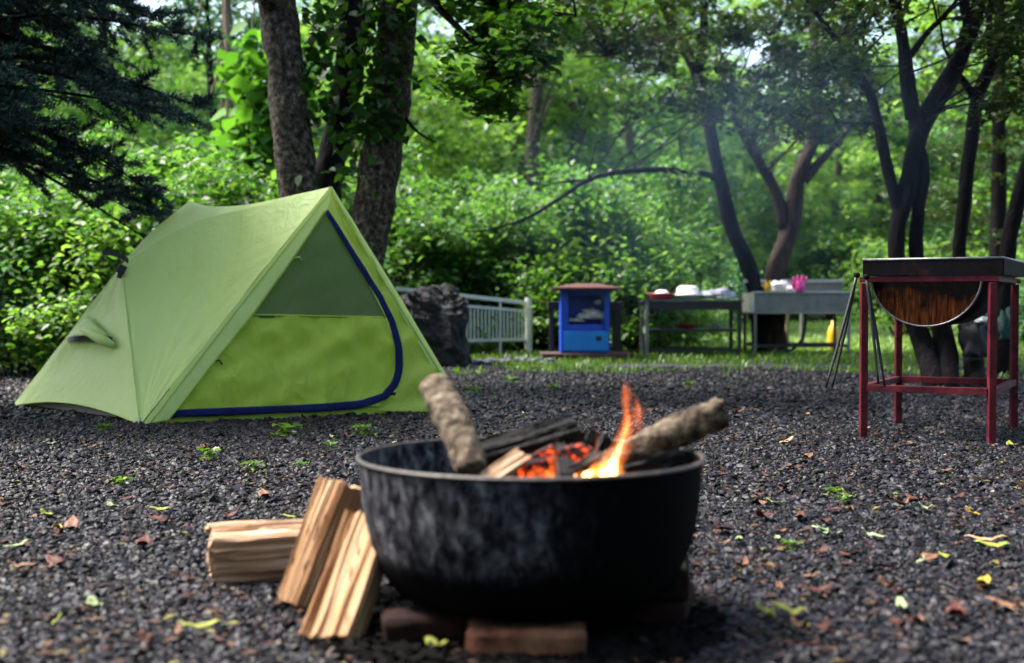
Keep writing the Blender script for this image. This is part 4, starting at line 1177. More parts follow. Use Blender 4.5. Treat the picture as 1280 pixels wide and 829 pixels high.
# ------------------------------------------------------------------ boulder, white fence, stone border, cable
ROCK = pm('black_lava_rock', [(0.3, (0.005, 0.005, 0.006)), (0.55, (0.014, 0.014, 0.017)), (0.75, (0.045, 0.044, 0.052))], scale=5, rough=0.7, bump=1.0, bscale=11, dist=0.08, spec=0.4)
rc = G(540, 452); rc.y = 14.0; rc.x = W(538, 0, 14).x
mb = lump((0, 0, 0), 1.0, 2.2, 1.0, 44, 30)
for i, p in enumerate(mb.v):
    v = Vector(p).normalized()
    k = 1 + 0.28 * noise.noise(v * 1.5 + Vector((3, 0, 0))) - 0.22 * abs(noise.noise(v * 3.2)) + 0.11 * noise.noise(v * 7) - 0.08 * abs(noise.noise(v * 11))
    sgn = lambda a, e: math.copysign(abs(a) ** e, a)
    q = Vector((sgn(v.x, 0.7) * 0.46, sgn(v.y, 0.8) * 0.42, sgn(v.z, 0.62) * 0.53)) * k
    mb.v[i] = (rc.x + q.x, rc.y + q.y, max(-0.06, 0.34 + q.z))
tag(mb.build('boulder', ROCK, base=rc), 'big black jagged boulder standing right behind the tent in front of the white fence', 'boulder')

FWH = pm('white_fence_paint', [(0.3, (0.70, 0.72, 0.66)), (0.7, (0.85, 0.85, 0.82))], scale=7, rough=0.5, bump=0.1)
FGR = pm('greyish_fence_paint', [(0.3, (0.70, 0.72, 0.66)), (0.7, (0.82, 0.83, 0.79))], scale=7, rough=0.6, bump=0.1)
f0, f1 = Vector((W(486, 0, 16.2).x, 16.2, 0)), Vector((W(661, 0, 17.2).x, 17.2, 0))
z0, z1 = W(0, 360, 16.2).z, W(0, 379, 17.2).z
fence = thing('railing_fence', 'white metal railing fence with thin balusters behind the black boulder', 'fence', f1)
def fp(u, z):
    p = f0.lerp(f1, u)
    return Vector((p.x, p.y, z))
zl = 0.20
def topz(u, k=1.0):
    return z0 + (z1 - z0) * u
for u, m_, hh in ((0.0, GREYM, 0.10), (1.0, FWH, 0.075)):
    mb = MB(); mb.tube([fp(u, 0), fp(u, topz(u) + hh)], 0.052, 16); mb.build('post', m_, fence, smooth=False)
MB().bar(fp(0.035, topz(0.035)), fp(0.97, topz(0.97)), 0.05).build('top_rail', FWH, fence, bevel=0.005)
MB().bar(fp(0.035, topz(0.035) - 0.15), fp(0.97, topz(0.97) - 0.11), 0.035).build('middle_rail', FWH, fence)
MB().bar(fp(0.035, zl), fp(0.97, zl), 0.04).build('bottom_rail', FWH, fence)
nb = 34
bmesh_share = None
for k in range(nb):
    u = 0.05 + 0.9 * k / (nb - 1)
    z2 = topz(u) - 0.15 + 0.04 * u
    if k % 11 == 5:
        MB().bar(fp(u, 0.0), fp(u, topz(u) - 0.026), 0.03).build('baluster', FWH, fence)
    else:
        MB().bar(fp(u, zl + 0.02), fp(u, z2 - 0.018), 0.021).build('baluster', FGR, fence)
# stone border at the grass edge
BORD = pm('blue_grey_border_stone', [(0.3, (0.03, 0.032, 0.045)), (0.7, (0.11, 0.115, 0.14))], scale=9, rough=0.7, bump=0.7)
for k in range(9):
    c = Vector((W(545 + k * 17.5, 0, 14.3).x, 14.3 + rnd.uniform(-.05, .05), 0.03))
    o = lump(c, rnd.uniform(0.075, 0.11), k * 5.1 + 70, 0.55, 12, 8).build('border_stone', BORD, base=c, smooth=False)
    tag(o, 'low blue grey stone in the border row beside the boulder', 'stone', 'stones bordering the grass by the boulder')
mb = MB(); mb.tube([Vector((-9.0 + k * 0.9, 12.0 - 0.02 * k, 0.745 - 0.02 * math.sin(k * 0.6))) for k in range(9)], 0.016, 8)
tag(mb.build('cable', BLACK_WEB, base=(-9, 12, 0.74), smooth=True), 'black cable strung level across the bushes behind the tent', 'cable')
pl_ = Vector((-9.0, 12.0, 0)); MB()
o = MB().bar(pl_, pl_ + Vector((0, 0, 1.0)), 0.08).build('cable_post', BARK_DARK, base=pl_); tag(o, 'dark timber post carrying the black cable', 'post')
pl_ = Vector((-1.8, 11.84, 0))
o = MB().bar(pl_, pl_ + Vector((0, 0, 0.76)), 0.08).build('cable_post', BARK_DARK, base=pl_); tag(o, 'short dark timber post behind the tent holding the cable end', 'post')

# ------------------------------------------------------------------ trees close by
def crown_mesh(name, rng, centers, radii, per, size, up=0.55, flat=0.6, aspect=0.6, droop=0.2):
    C = clump_points(rng, centers, radii, per, flat)
    V, F = leaf_arrays(C, size, rng, up, aspect, droop)
    return V, F

def add_crown(root, name, V, F, m, base):
    V = V - np.array(base)
    me = mesh_np(name, V, F)
    o = link(name, me, m, root, Vector(base))
    return o

def px_sprays(rng, boxes):
    """(x0, x1, y0, y1, d0, d1, clumps, radius)"""
    cs, rs = [], []
    for x0, x1, y0, y1, d0, d1, n, r in boxes:
        for _ in range(n):
            cs.append(tuple(W(rng.uniform(x0, x1), rng.uniform(y0, y1), rng.uniform(d0, d1)))); rs.append(r * rng.uniform(0.6, 1.3))
    return cs, rs

def twigs_to(mb, hubs, cs, rng, r=0.008):
    """thin twigs tying each leaf clump to the nearest limb point"""
    H = np.array([tuple(h) for h in hubs])
    for c in cs:
        c = np.array(c)
        d = np.linalg.norm(H - c, axis=1) + np.maximum(0, H[:, 2] - c[2]) * 0.6
        h = H[d.argmin()]
        m_ = (h + c) / 2 + np.array([rng.normal(0, 0.16), rng.normal(0, 0.16), rng.uniform(-0.1, 0.25)])
        mb.tube([Vector(h), Vector(m_), Vector(c)], [r, r * 0.7, r * 0.3], 4, cap=False)

rngt = np.random.default_rng(21)
# three stemmed tree behind the tent
TB = G(425, 480); TB.y = 10.2; TB.x = W(425, 0, 10.2).x
tri = thing('ivy_tree', 'big tree of three stems with ivy leaves rising behind the tent', 'tree', TB)
hubs = []
def stem(root, name, pts, radii, m, seed, n=30, sides=16, rough=0.22, grow=True):
    mb = MB()
    P_ = limb(mb, pts, radii, n, sides, rough, seed)
    hubs.extend(P_)
    return mb.build(name, m, root, smooth=True)
stem(tri, 'stem', [TB + Vector((-0.08, 0, -0.1)), W(405, 380, 10.15), W(378, 262, 10.1), W(366, 180, 10.1), W(358, 90, 10.1), W(346, 0, 10.1), W(335, -120, 10.0), W(310, -330, 10.0), W(290, -600, 9.8)], [0.24, 0.19, 0.155, 0.15, 0.148, 0.155, 0.15, 0.12, 0.06], BARK, 1, 44)
stem(tri, 'stem', [W(348, 10, 10.08), W(334, -10, 9.9), W(322, -40, 9.8), W(300, -120, 9.6), W(250, -300, 9.2)], [0.08, 0.1, 0.09, 0.07, 0.04], BARK, 2, 24)
stem(tri, 'stem', [TB + Vector((0.0, 0.1, -0.1)), W(415, 330, 10.3), W(408, 235, 10.3), W(424, 160, 10.4), W(438, 80, 10.4), W(442, 0, 10.4), W(450, -150, 10.4), W(470, -420, 10.6)], [0.2, 0.16, 0.12, 0.115, 0.12, 0.125, 0.11, 0.06], BARK_DARK, 3, 40)
stem(tri, 'stem', [TB + Vector((0.1, 0, -0.1)), W(440, 380, 10.1), W(462, 280, 10.05), W(476, 200, 10.0), W(490, 110, 10.0), W(497, 30, 10.0), W(500, -40, 10.0), W(510, -200, 10.0), W(540, -500, 10.0)], [0.24, 0.2, 0.165, 0.16, 0.15, 0.155, 0.15, 0.12, 0.07], BARK, 4, 44)
lm = MB()
hl = []
hl += limb(lm, [W(500, 140, 10.0), W(522, 165, 9.8), W(545, 178, 9.6)], [0.02, 0.012, 0.006], 8, 6, 0.1)
for pts, rr in (([W(500, -20, 10.0), W(560, -20, 9.6), W(640, 10, 9.3), W(720, 20, 9.0)], [0.07, 0.05, 0.03, 0.012]),
                ([W(502, -60, 10.0), W(540, 0, 9.4), W(590, 50, 9.1), W(650, 100, 9.0)], [0.05, 0.03, 0.02, 0.008]),
                ([W(505, -100, 10), W(620, -150, 9.0), W(760, -160, 8.0), W(880, -130, 7.2)], [0.1, 0.07, 0.045, 0.02]),
                ([W(350, -40, 10), W(250, -160, 8.8), W(180, -260, 7.6), W(60, -280, 6.6)], [0.09, 0.06, 0.04, 0.02])):
    hl += limb(lm, pts, rr, 16, 8, 0.2)
hubs += hl
cs, rs = px_sprays(rngt, [(525, 705, -40, 70, 8.6, 9.6, 20, 0.24), (545, 680, 60, 120, 8.7, 9.4, 8, 0.2), (570, 640, 90, 135, 8.8, 9.4, 4, 0.18)])
twigs_to(lm, hl, cs, rngt)
lm.build('branch', BARK_DARK, tri, smooth=True)
V, F = leaf6_arrays(clump_points(rngt, cs, rs, 110, 0.4), 0.07, rngt, 0.55, 0.8, 0.2)
add_crown(tri, 'foliage', V, F, LEAF_MAPLE, TB)
# overhead crown of that tree, above the frame
cs = [(TB.x + 0.4 + rngt.normal(0, 2.4), TB.y + 1.8 + rngt.normal(0, 1.8), rngt.uniform(4.5, 8)) for _ in range(48)]
V, F = crown_mesh('top', rngt, cs, [0.9] * 48, 150, 0.13, 0.6, 0.5, 0.7)
add_crown(tri, 'crown', V, F, LEAF_MID, TB)
# ivy: heart shaped blades standing off the two right stems and the gap
IVY = leaf_mat('ivy_leaf', [(0.012, 0.045, 0.008), (0.02, 0.075, 0.010), (0.04, 0.11, 0.014)], 0.4, rough=0.5, spec=0.35)
iv = []
for _ in range(430):
    y = rngt.uniform(-30, 175)
    x = np.interp(y, [-30, 60, 175], [492, 478, 470]) + rngt.normal(-4, 20)
    iv.append(tuple(W(x, y, rngt.uniform(9.7, 9.95))))
for _ in range(240):
    y = rngt.uniform(-30, 150)
    iv.append(tuple(W(rngt.uniform(380, 430) - max(0, y - 60) * 0.1, y, rngt.uniform(9.9, 10.5))))
for _ in range(70):
    y = rngt.uniform(150, 260)
    iv.append(tuple(W(rngt.uniform(370, 480), y, rngt.uniform(9.7, 10.3))))
V, F = leaf6_arrays(np.array(iv), 0.092, rngt, 0.25, 0.82, 0.25)
add_crown(tri, 'ivy', V, F, IVY, TB)
for k, (x, y, w_) in enumerate(((361, 134, .03), (344, 176, .045), (371, 176, .04), (390, 164, .03), (412, 166, .03))):
    pass

# a row of dark leaning trees on the right
def px_tree(name, label, base, stems, m, boxes, leaf, per, mat_leaf, seed, over=None, group=None):
    global hubs
    hubs = []
    root = thing(name, label, 'tree', base, group)
    for k, (pts, rr) in enumerate(stems):
        stem(root, 'trunk' if k == 0 else 'limb', pts, rr, m, seed + k * 3, 34 if k == 0 else 24, 14 if k == 0 else 10, 0.25)
    r_ = np.random.default_rng(seed)
    if boxes:
        cs, rs = px_sprays(r_, boxes)
        mb = MB(); twigs_to(mb, hubs, cs, r_, 0.012)
        mb.build('twigs', m, root, kind='stuff')
        V, F = crown_mesh('c', r_, cs, rs, per, leaf, 0.55, 0.5, 0.75)
        add_crown(root, 'crown', V, F, mat_leaf, base)
    if over:
        cx_, cy_, sp_, zlo, zhi, n_ = over
        cs = [(cx_ + r_.normal(0, sp_), cy_ + r_.normal(0, sp_), r_.uniform(zlo, zhi)) for _ in range(n_)]
        V, F = crown_mesh('c', r_, cs, [1.0] * n_, 130, 0.16, 0.6, 0.5, 0.7)
        add_crown(root, 'upper_crown', V, F, mat_leaf, base)
    return root

d = 17.4
bA = Vector((W(955, 0, d).x, d, 0))
px_tree('leaning_tree', 'tree with bare leaning trunk behind the table and a long low side branch', bA, [
    ([bA + Vector((0, 0, -0.1)), W(950, 395, d), W(936, 335, d), W(915, 285, d), W(898, 215, d), W(888, 165, d), W(872, 95, d), W(850, 50, d), W(830, 0, d), W(815, -120, d), W(800, -350, d)], [0.15, 0.125, 0.11, 0.10, 0.09, 0.085, 0.078, 0.068, 0.06, 0.05, 0.03]),
    ([W(892, 222, d), W(868, 215, d - .3), W(820, 212, d - .8), W(775, 215, d - 1.2), W(735, 225, d - 1.6), W(700, 248, d - 1.9), W(660, 272, d - 2.2), W(612, 287, d - 2.4), W(580, 290, d - 2.5)], [0.05, 0.042, 0.038, 0.035, 0.03, 0.026, 0.02, 0.012, 0.006]),
    ([W(735, 225, d - 1.6), W(700, 228, d - 1.8), W(670, 236, d - 2)], [0.018, 0.012, 0.006]),
    ([W(872, 95, d), W(880, 40, d - .2), W(878, -20, d - .4), W(880, -120, d - .5)], [0.07, 0.06, 0.05, 0.03]),
    ([W(850, 50, d), W(800, 55, d - 1), W(760, 70, d - 2)], [0.03, 0.02, 0.01])], BARK_DARK,
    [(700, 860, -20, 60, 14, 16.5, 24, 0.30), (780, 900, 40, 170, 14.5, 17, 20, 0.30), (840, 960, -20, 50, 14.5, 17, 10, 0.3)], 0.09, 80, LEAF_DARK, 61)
bB = Vector((W(970, 0, d).x, d, 0))
px_tree('forked_tree', 'stout reddish tree forking into two arms just behind the wash stand', bB, [
    ([bB + Vector((0, 0, -0.1)), W(968, 400, d), W(970, 340, d), W(988, 285, d), W(997, 225, d), W(1014, 180, d), W(1020, 140, d), W(1020, 60, d), W(1005, -40, d), W(1000, -260, d)], [0.19, 0.155, 0.135, 0.125, 0.10, 0.085, 0.08, 0.07, 0.055, 0.03]),
    ([W(982, 285, d), W(970, 240, d), W(950, 205, d), W(930, 170, d), W(915, 135, d), W(900, 60, d)], [0.10, 0.075, 0.068, 0.055, 0.045, 0.02]),
    ([W(962, 225, d), W(948, 195, d), W(940, 170, d)], [0.05, 0.04, 0.02]),
    ([W(1005, 225, d), W(1022, 205, d), W(1036, 190, d), W(1070, 150, d)], [0.08, 0.06, 0.05, 0.03])], BARK_RED,
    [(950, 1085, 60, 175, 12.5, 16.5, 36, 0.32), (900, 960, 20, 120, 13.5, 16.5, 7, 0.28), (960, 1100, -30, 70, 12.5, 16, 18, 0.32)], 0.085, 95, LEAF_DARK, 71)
d = 10.6
bC = Vector((W(1160, 0, d).x, d, 0))
px_tree('dark_tree', 'dark many limbed tree rising from behind the drum grill', bC, [
    ([G(1172, 487) + Vector((0, 0, -0.05)), W(1158, 440, d), W(1138, 390, d), W(1122, 330, d), W(1122, 285, d), W(1133, 240, d), W(1147, 170, d), W(1168, 130, d), W(1190, 92, d), W(1210, 45, d), W(1224, 0, d), W(1250, -120, d), W(1280, -330, d)], [0.095, 0.088, 0.08, 0.068, 0.07, 0.075, 0.08, 0.078, 0.075, 0.07, 0.062, 0.05, 0.02]),
    ([G(1186, 487) + Vector((0, 0, -0.05)), W(1182, 430, d), W(1165, 370, d), W(1146, 320, d), W(1148, 265, d), W(1153, 215, d), W(1148, 178, d)], [0.09, 0.085, 0.075, 0.058, 0.055, 0.055, 0.05]),
    ([W(1128, 275, d), W(1110, 215, d), W(1100, 165, d), W(1088, 120, d), W(1060, 70, d), W(1030, 30, d), W(1010, 5, d)], [0.055, 0.048, 0.045, 0.04, 0.03, 0.022, 0.014]),
    ([W(1146, 165, d), W(1138, 110, d), W(1130, 55, d), W(1120, 0, d), W(1110, -120, d)], [0.055, 0.05, 0.045, 0.042, 0.02]),
    ([W(1136, 150, d), W(1128, 95, d), W(1124, 50, d), W(1108, -20, d)], [0.03, 0.028, 0.022, 0.015]),
    ([W(1138, 70, d), W(1160, 40, d), W(1185, 15, d), W(1215, -30, d)], [0.03, 0.024, 0.02, 0.01]),
    ([W(1214, 40, d), W(1206, 10, d), W(1200, -60, d)], [0.05, 0.045, 0.03])], BARK_DARK,
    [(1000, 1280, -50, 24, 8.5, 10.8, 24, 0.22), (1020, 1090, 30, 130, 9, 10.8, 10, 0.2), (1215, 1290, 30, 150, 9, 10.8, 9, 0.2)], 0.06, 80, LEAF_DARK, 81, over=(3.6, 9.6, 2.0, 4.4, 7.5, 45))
d = 10.9
bD = Vector((W(1218, 0, d).x, d, 0))
px_tree('dark_tree', 'single stemmed dark tree leaning right just beside the many limbed one', bD, [
    ([G(1222, 487) + Vector((0, 0, -0.05)), W(1214, 420, d), W(1199, 330, d), W(1206, 245, d), W(1214, 180, d), W(1221, 125, d), W(1240, 80, d), W(1260, 50, d), W(1282, 10, d), W(1330, -100, d), W(1360, -300, d)], [0.085, 0.075, 0.058, 0.058, 0.056, 0.058, 0.052, 0.046, 0.042, 0.033, 0.015]),
    ([W(1218, 122, d), W(1207, 105, d), W(1196, 88, d), W(1180, 60, d)], [0.035, 0.03, 0.024, 0.012]),
    ([W(1240, 80, d), W(1236, 40, d), W(1240, -20, d), W(1250, -140, d)], [0.03, 0.028, 0.024, 0.012])], BARK_DARK,
    [(1200, 1300, -60, 60, 9.5, 11.5, 12, 0.22)], 0.06, 80, LEAF_DARK, 91)
d = 12.0
bE = Vector((W(1252, 0, d).x, d, 0))
px_tree('dark_tree', 'dark tree trunk leaning out of view at the far right edge', bE, [
    ([bE + Vector((0, 0, -0.1)), W(1255, 380, d), W(1258, 325, d), W(1268, 270, d), W(1282, 215, d), W(1310, 120, d), W(1340, -60, d), W(1350, -300, d)], [0.12, 0.09, 0.075, 0.07, 0.068, 0.06, 0.045, 0.02])], BARK_DARK,
    [], 0.07, 95, LEAF_DARK, 101, over=(5.5, 11.0, 1.6, 4.0, 7.0, 40))

# dark bag and cloths among the trunks
o = crumple('sack', 'black cloth sack with a pale fold on top hanging on the trunk behind the grill', 'sack', W(1222, 428, 10.5), (0.14, 0.10, 0.24), BLACK_WEB, 71)
crumple('cloth', 'small pale cloth lying over the top of the black sack', 'cloth', W(1230, 401, 10.42), (0.07, 0.06, 0.03), WHITE, 81)
crumple('cloth', 'dark teal cloth hanging in the shade behind the right red legs', 'cloth', W(1258, 412, 11.6), (0.07, 0.05, 0.18), pm('teal_cloth', [(0.3, (0.004, 0.03, 0.03)), (0.7, (0.01, 0.07, 0.065))], scale=8, rough=0.7, bump=0.5), 91)

crumple('cloth', 'small pale grey scrap hanging among leaves at the top beside the ivy tree', 'cloth', W(536, 3, 9.6), (0.055, 0.04, 0.05), GLASSY, 95)

# ------------------------------------------------------------------ spruce at the left edge
rngs = np.random.default_rng(33)
SB = Vector((-4.1, 8.6, 0))
spruce = thing('spruce_tree', 'dark blue green spruce with drooping needle boughs at the left edge', 'conifer', SB)
mb = MB(); limb(mb, [SB + Vector((0, 0, -0.1)), SB + Vector((0.03, 0, 3)), SB + Vector((0, 0, 7))], [0.17, 0.12, 0.03], 20, 12, 0.2, 5)
mb.build('trunk', BARK_DARK, spruce, smooth=True)
bo = MB(); NC, ND = [], []
for k in range(96):
    z = 1.5 + 3.0 * (k / 96)
    az = rngs.uniform(-2.0, 1.0) if k % 3 else rngs.uniform(0, 2 * PI)
    ln = rngs.uniform(1.35, 2.15) * (1 - 0.1 * z / 6)
    dirv = Vector((math.cos(az), math.sin(az), 0))
    lift = rngs.normal(0, 0.25); p0 = SB + Vector((0, 0, z + rngs.normal(0, 0.12))); p1 = p0 + dirv * ln * 0.5 + Vector((rngs.normal(0, .1), rngs.normal(0, .1), 0.12 + lift * 0.5)); p2 = p0 + dirv * ln + Vector((0, 0, -0.1 + lift - 0.2 * rngs.random()))
    P_ = limb(bo, [p0, p1, p2], [0.025, 0.016, 0.004], 10, 5, 0.1)
    side = Vector((-dirv.y, dirv.x, 0))
    for i in range(1, 11):
        for sgn_ in (-1, 1):
            tl = (0.55 - 0.035 * i) * rngs.uniform(0.7, 1.2)
            a_ = P_[i]; e_ = a_ + side * sgn_ * tl * 0.8 + dirv * tl * 0.6 + Vector((rngs.normal(0, .08), rngs.normal(0, .08), tl * rngs.uniform(-0.75, 0.35)))
            bo.tube([a_, e_], [0.006, 0.002], 3, cap=False)
            n_ = 150
            u = rngs.uniform(0.05, 1, n_)[:, None]
            NC.append(np.array(a_)[None] * (1 - u) + np.array(e_)[None] * u + rngs.normal(0, 0.012, (n_, 3)))
            tw = np.array((e_ - a_).normalized())
            dd = rngs.normal(size=(n_, 3)) * 0.75 + tw[None] * 0.9 + np.array([0, 0, 0.25])
            ND.append(dd / np.linalg.norm(dd, axis=1)[:, None])
bo.build('boughs', BARK_DARK, spruce)
NC = np.concatenate(NC); ND = np.concatenate(ND)
n_ = len(NC)
sd_ = np.cross(ND, rngs.normal(size=(n_, 3))); sd_ /= np.linalg.norm(sd_, axis=1)[:, None]
ln_ = rngs.uniform(0.035, 0.06, n_)[:, None]
V = np.stack([NC - sd_ * 0.0066, NC + sd_ * 0.0066, NC + ND * ln_], 1).reshape(-1, 3)
F = np.arange(n_ * 3).reshape(-1, 3)
add_crown(spruce, 'needles', V, F, NEEDLE, SB)

# ------------------------------------------------------------------ wood beyond: tree and shrub kinds, then copies
def wood_tree(name, label, seed, h, spread, low, nclump, per, leaf, m, group):
    r_ = np.random.default_rng(seed)
    root = thing(name, label, 'tree', (0, 0, 0), group)
    mb = MB()
    lean = r_.normal(0, 0.5, 2)
    P_ = limb(mb, [(0, 0, -0.3), (lean[0] * 0.3, lean[1] * 0.3, h * 0.3), (lean[0], lean[1], h * 0.65), (lean[0] * 1.3, lean[1] * 1.3, h * 0.95)], [0.16, 0.12, 0.08, 0.02], 20, 8, 0.25, seed)
    cs, rs = [], []
    for k in range(nclump):
        z = low + (h - low) * (k + r_.random()) / nclump
        f = (z - low) / (h - low)
        rad = spread * (math.sin(PI * min(1, 0.22 + 0.75 * f)) ** 0.7) * r_.uniform(0.35, 1.05)
        az = r_.uniform(0, 2 * PI)
        c = np.array([math.cos(az) * rad + lean[0] * f, math.sin(az) * rad + lean[1] * f, z])
        cs.append(c); rs.append(r_.uniform(0.4, 0.85))
        if k % 2 == 0:
            h0 = P_[min(20, int(20 * max(0.05, (z - 0.6) / h)))]
            mb.tube([h0, (h0 + Vector(c)) / 2 + Vector((0, 0, 0.15)), Vector(c)], [0.035, 0.022, 0.008], 5, cap=False)
    mb.build('trunk', m[0], root, smooth=True)
    V, F = crown_mesh('c', r_, cs, rs, per, leaf, 0.5, 0.45, 0.65)
    add_crown(root, 'crown', V, F, m[1], (0, 0, 0))
    return root

def shrub(name, label, seed, rx, h, nclump, per, leaf, m, group):
    r_ = np.random.default_rng(seed)
    root = thing(name, label, 'shrub', (0, 0, 0), group)
    mb = MB(); cs, rs = [], []
    for k in range(nclump):
        az = r_.uniform(0, 2 * PI); el = r_.random() ** 0.7
        q = r_.uniform(0.45, 1.0)
        c = np.array([math.cos(az) * rx * q * math.sqrt(1 - 0.8 * el * el), math.sin(az) * rx * q * math.sqrt(1 - 0.8 * el * el), 0.1 + h * el * r_.uniform(0.7, 1.05)])
        cs.append(c); rs.append(r_.uniform(0.25, 0.5))
        if k % 3 == 0:
            mb.tube([Vector((c[0] * 0.1, c[1] * 0.1, -0.1)), Vector((c[0] * 0.5, c[1] * 0.5, c[2] * 0.6)), Vector(c)], [0.02, 0.014, 0.005], 5, cap=False)
    mb.build('stems', BARK_RED, root)
    V, F = leaf6_arrays(clump_points(r_, cs, rs, per, 0.6), leaf, r_, 0.5, 0.62, 0.2)
    add_crown(root, 'foliage', V, F, m, (0, 0, 0))
    return root

GT = 'leafy trees of the wood behind the campsite'
kinds = [
    wood_tree('broadleaf_tree', 'bright leafy tree in the wood behind the campsite', 1, 10.0, 3.0, 1.2, 75, 135, 0.15, (BARK, LEAF_BRIGHT), GT),
    wood_tree('broadleaf_tree', 'mid green leafy tree in the wood behind the campsite', 2, 12.0, 3.3, 1.8, 80, 135, 0.165, (BARK_DARK, LEAF_MID), GT),
    wood_tree('broadleaf_tree', 'cool green leafy tree in the wood behind the campsite', 3, 9.0, 2.8, 0.8, 70, 120, 0.16, (BARK_DARK, LEAF_COOL), GT),
    wood_tree('broadleaf_tree', 'bright leafy tree in the wood behind the campsite', 4, 8.0, 2.6, 0.6, 70, 120, 0.15, (BARK_RED, LEAF_BRIGHT), GT)]
GS = 'leafy shrubs along the edge of the wood'
shr = [
    shrub('leafy_shrub', 'bright green leafy shrub at the edge of the wood', 11, 1.1, 1.7, 46, 140, 0.078, LEAF_BRIGHT, GS),
    shrub('leafy_shrub', 'mid green leafy shrub at the edge of the wood', 12, 1.3, 2.2, 52, 140, 0.085, LEAF_MID, GS),
    shrub('leafy_shrub', 'cool green leafy shrub at the edge of the wood', 13, 1.2, 1.4, 46, 140, 0.072, LEAF_COOL, GS)]
used = set()
def spot_words(x, y):
    px_ = 640 + x / y * FPX
    for lim, w in ((110, 'left of the tent under the spruce'), (240, 'behind the left end of the tent'), (330, 'behind the tent ridge'), (470, 'behind the ivy tree'), (600, 'behind the black boulder'), (690, 'behind the white fence'), (790, 'behind the blue bin'), (930, 'behind the dark work table'), (1070, 'behind the wash stand'), (1180, 'behind the many limbed dark tree'), (1240, 'behind the drum grill'), (1e9, 'at the far right edge')):
        if px_ < lim:
            return w
def put(proto_list, k, x, y, rz, sc):
    o = put_(proto_list, k, x, y, rz, sc)
    depth = 'front row' if y < 27 else ('second row' if y < 36 else 'back row')
    base_ = {0: 'bright', 1: 'mid green', 2: 'cool green', 3: 'low bright'}[k % len(proto_list)]
    if proto_list is kinds:
        o['label'] = f'{base_} leafy tree {spot_words(x, y)}, {depth} of the wood'
    else:
        o['label'] = f'{base_} leafy shrub {spot_words(x, y)}' + (', far across the lawn' if y > 30 else (', set back' if y > 18.5 else ', close behind'))
    return o
def put_(proto_list, k, x, y, rz, sc):
    p = proto_list[k % len(proto_list)]
    z = hill(x, y)
    if p.name not in used:
        used.add(p.name)
        p.location = (x, y, z); p.rotation_euler = (0, 0, rz); p.scale = (sc, sc, sc)
        return p
    return dup(p, (x, y, z), rz, sc)
rw = random.Random(4)
tree_spots = []
for (y0, y1, n, xr, xl) in ((22, 26, 5, 0.6, -0.50), (28, 34, 8, 0.52, -0.46), (38, 46, 11, 0.46, -0.46), (50, 60, 11, 0.46, -0.46)):
    for k in range(n):
        y = rw.uniform(y0, y1)
        f = (k + rw.uniform(0.15, 0.85)) / n
        x = (xl + (xr - xl) * f) * y
        if y < 44 and x > 0.03 * y and x < 0.40 * y:
            continue                                  # the open lawn
        tree_spots.append((x, y))
for px_, d_ in ((655, 30), (705, 33), (752, 38), (800, 43), (880, 48), (960, 50), (1040, 49), (1110, 47), (590, 34), (1200, 50)):
    tree_spots.append((W(px_, 0, d_).x, d_))
for k, (x, y) in enumerate(tree_spots):
    put(kinds, rw.randrange(4) if k < len(tree_spots) - 10 else (0, 3, 0, 0, 3)[k % 5], x, y, rw.uniform(0, 2 * PI), rw.uniform(0.85, 1.25) if k < len(tree_spots) - 10 else rw.uniform(1.2, 1.45))
shrub_spots = []
for (px_, d_) in ((-60, 12.6), (20, 13.0), (95, 12.4), (150, 13.6), (215, 13.2), (275, 13.8), (330, 14.2), (-20, 15.5), (70, 15.6), (165, 16), (260, 16.4), (350, 16.5), (400, 17), (450, 17.4), (500, 18.4), (560, 18.8), (620, 18.6), (672, 18.3), (700, 19.5), (745, 18.0), (788, 17.6), (820, 19.2), (860, 21.5), (540, 21), (640, 21.5), (740, 21.5), (800, 22.5),
                  (880, 47), (940, 48), (1000, 50), (1060, 47), (1120, 48), (1180, 46), (1240, 47), (1300, 45), (1350, 30), (1130, 26), (1290, 22), (1340, 18)):
    shrub_spots.append((W(px_, 0, d_).x, d_))
for k, (x, y) in enumerate(shrub_spots):
    put(shr, rw.randrange(3), x, y, rw.uniform(0, 2 * PI), rw.uniform(0.85, 1.2) * (1.0 if y < 30 else 1.5))
# layered dark conifer beyond the grill, on the right
CB = Vector((W(1250, 0, 20).x, 20, 0))
con = thing('layered_conifer', 'dark green conifer with flat layered boughs behind the right hand trunks', 'conifer', CB)
mb = MB(); limb(mb, [CB + Vector((0, 0, -0.2)), CB + Vector((0, 0, 4)), CB + Vector((0, 0, 8))], [0.16, 0.1, 0.02], 14, 8, 0.2, 3); mb.build('trunk', BARK_DARK, con, smooth=True)
cs = []
for k in range(150):
    z = 0.7 + 7 * (k / 150)
    az = rngs.uniform(0, 2 * PI); q = rngs.uniform(0.4, 1) * 2.5 * (1 - z / 9)
    lv = round(z / 0.45) * 0.45
    cs.append((CB.x + math.cos(az) * q, CB.y + math.sin(az) * q, lv - q * 0.12))
V, F = crown_mesh('c', rngs, cs, [0.5] * len(cs), 90, 0.13, 0.6, 0.18, 0.3)
add_crown(con, 'crown', V, F, LEAF_DARK, CB)
# far hillside wood that reads as one mass
def far_wood():
    r_ = np.random.default_rng(9)
    n = 900
    cs, rs = [], []
    for _ in range(n):
        y = r_.uniform(62, 85); x = r_.uniform(-0.5, 0.5) * y
        cs.append((x, y, hill(x, y) + r_.uniform(0.5, 10.0))); rs.append(1.8)
    V, F = crown_mesh('c', r_, cs, rs, 75, 0.55, 0.45, 0.6, 0.7)
    o = link('woodland', mesh_np('woodland', V, F), LEAF_MID, kind='stuff')
    tag(o, 'far hillside woodland closing the view behind the nearer trees', 'woodland')
far_wood()
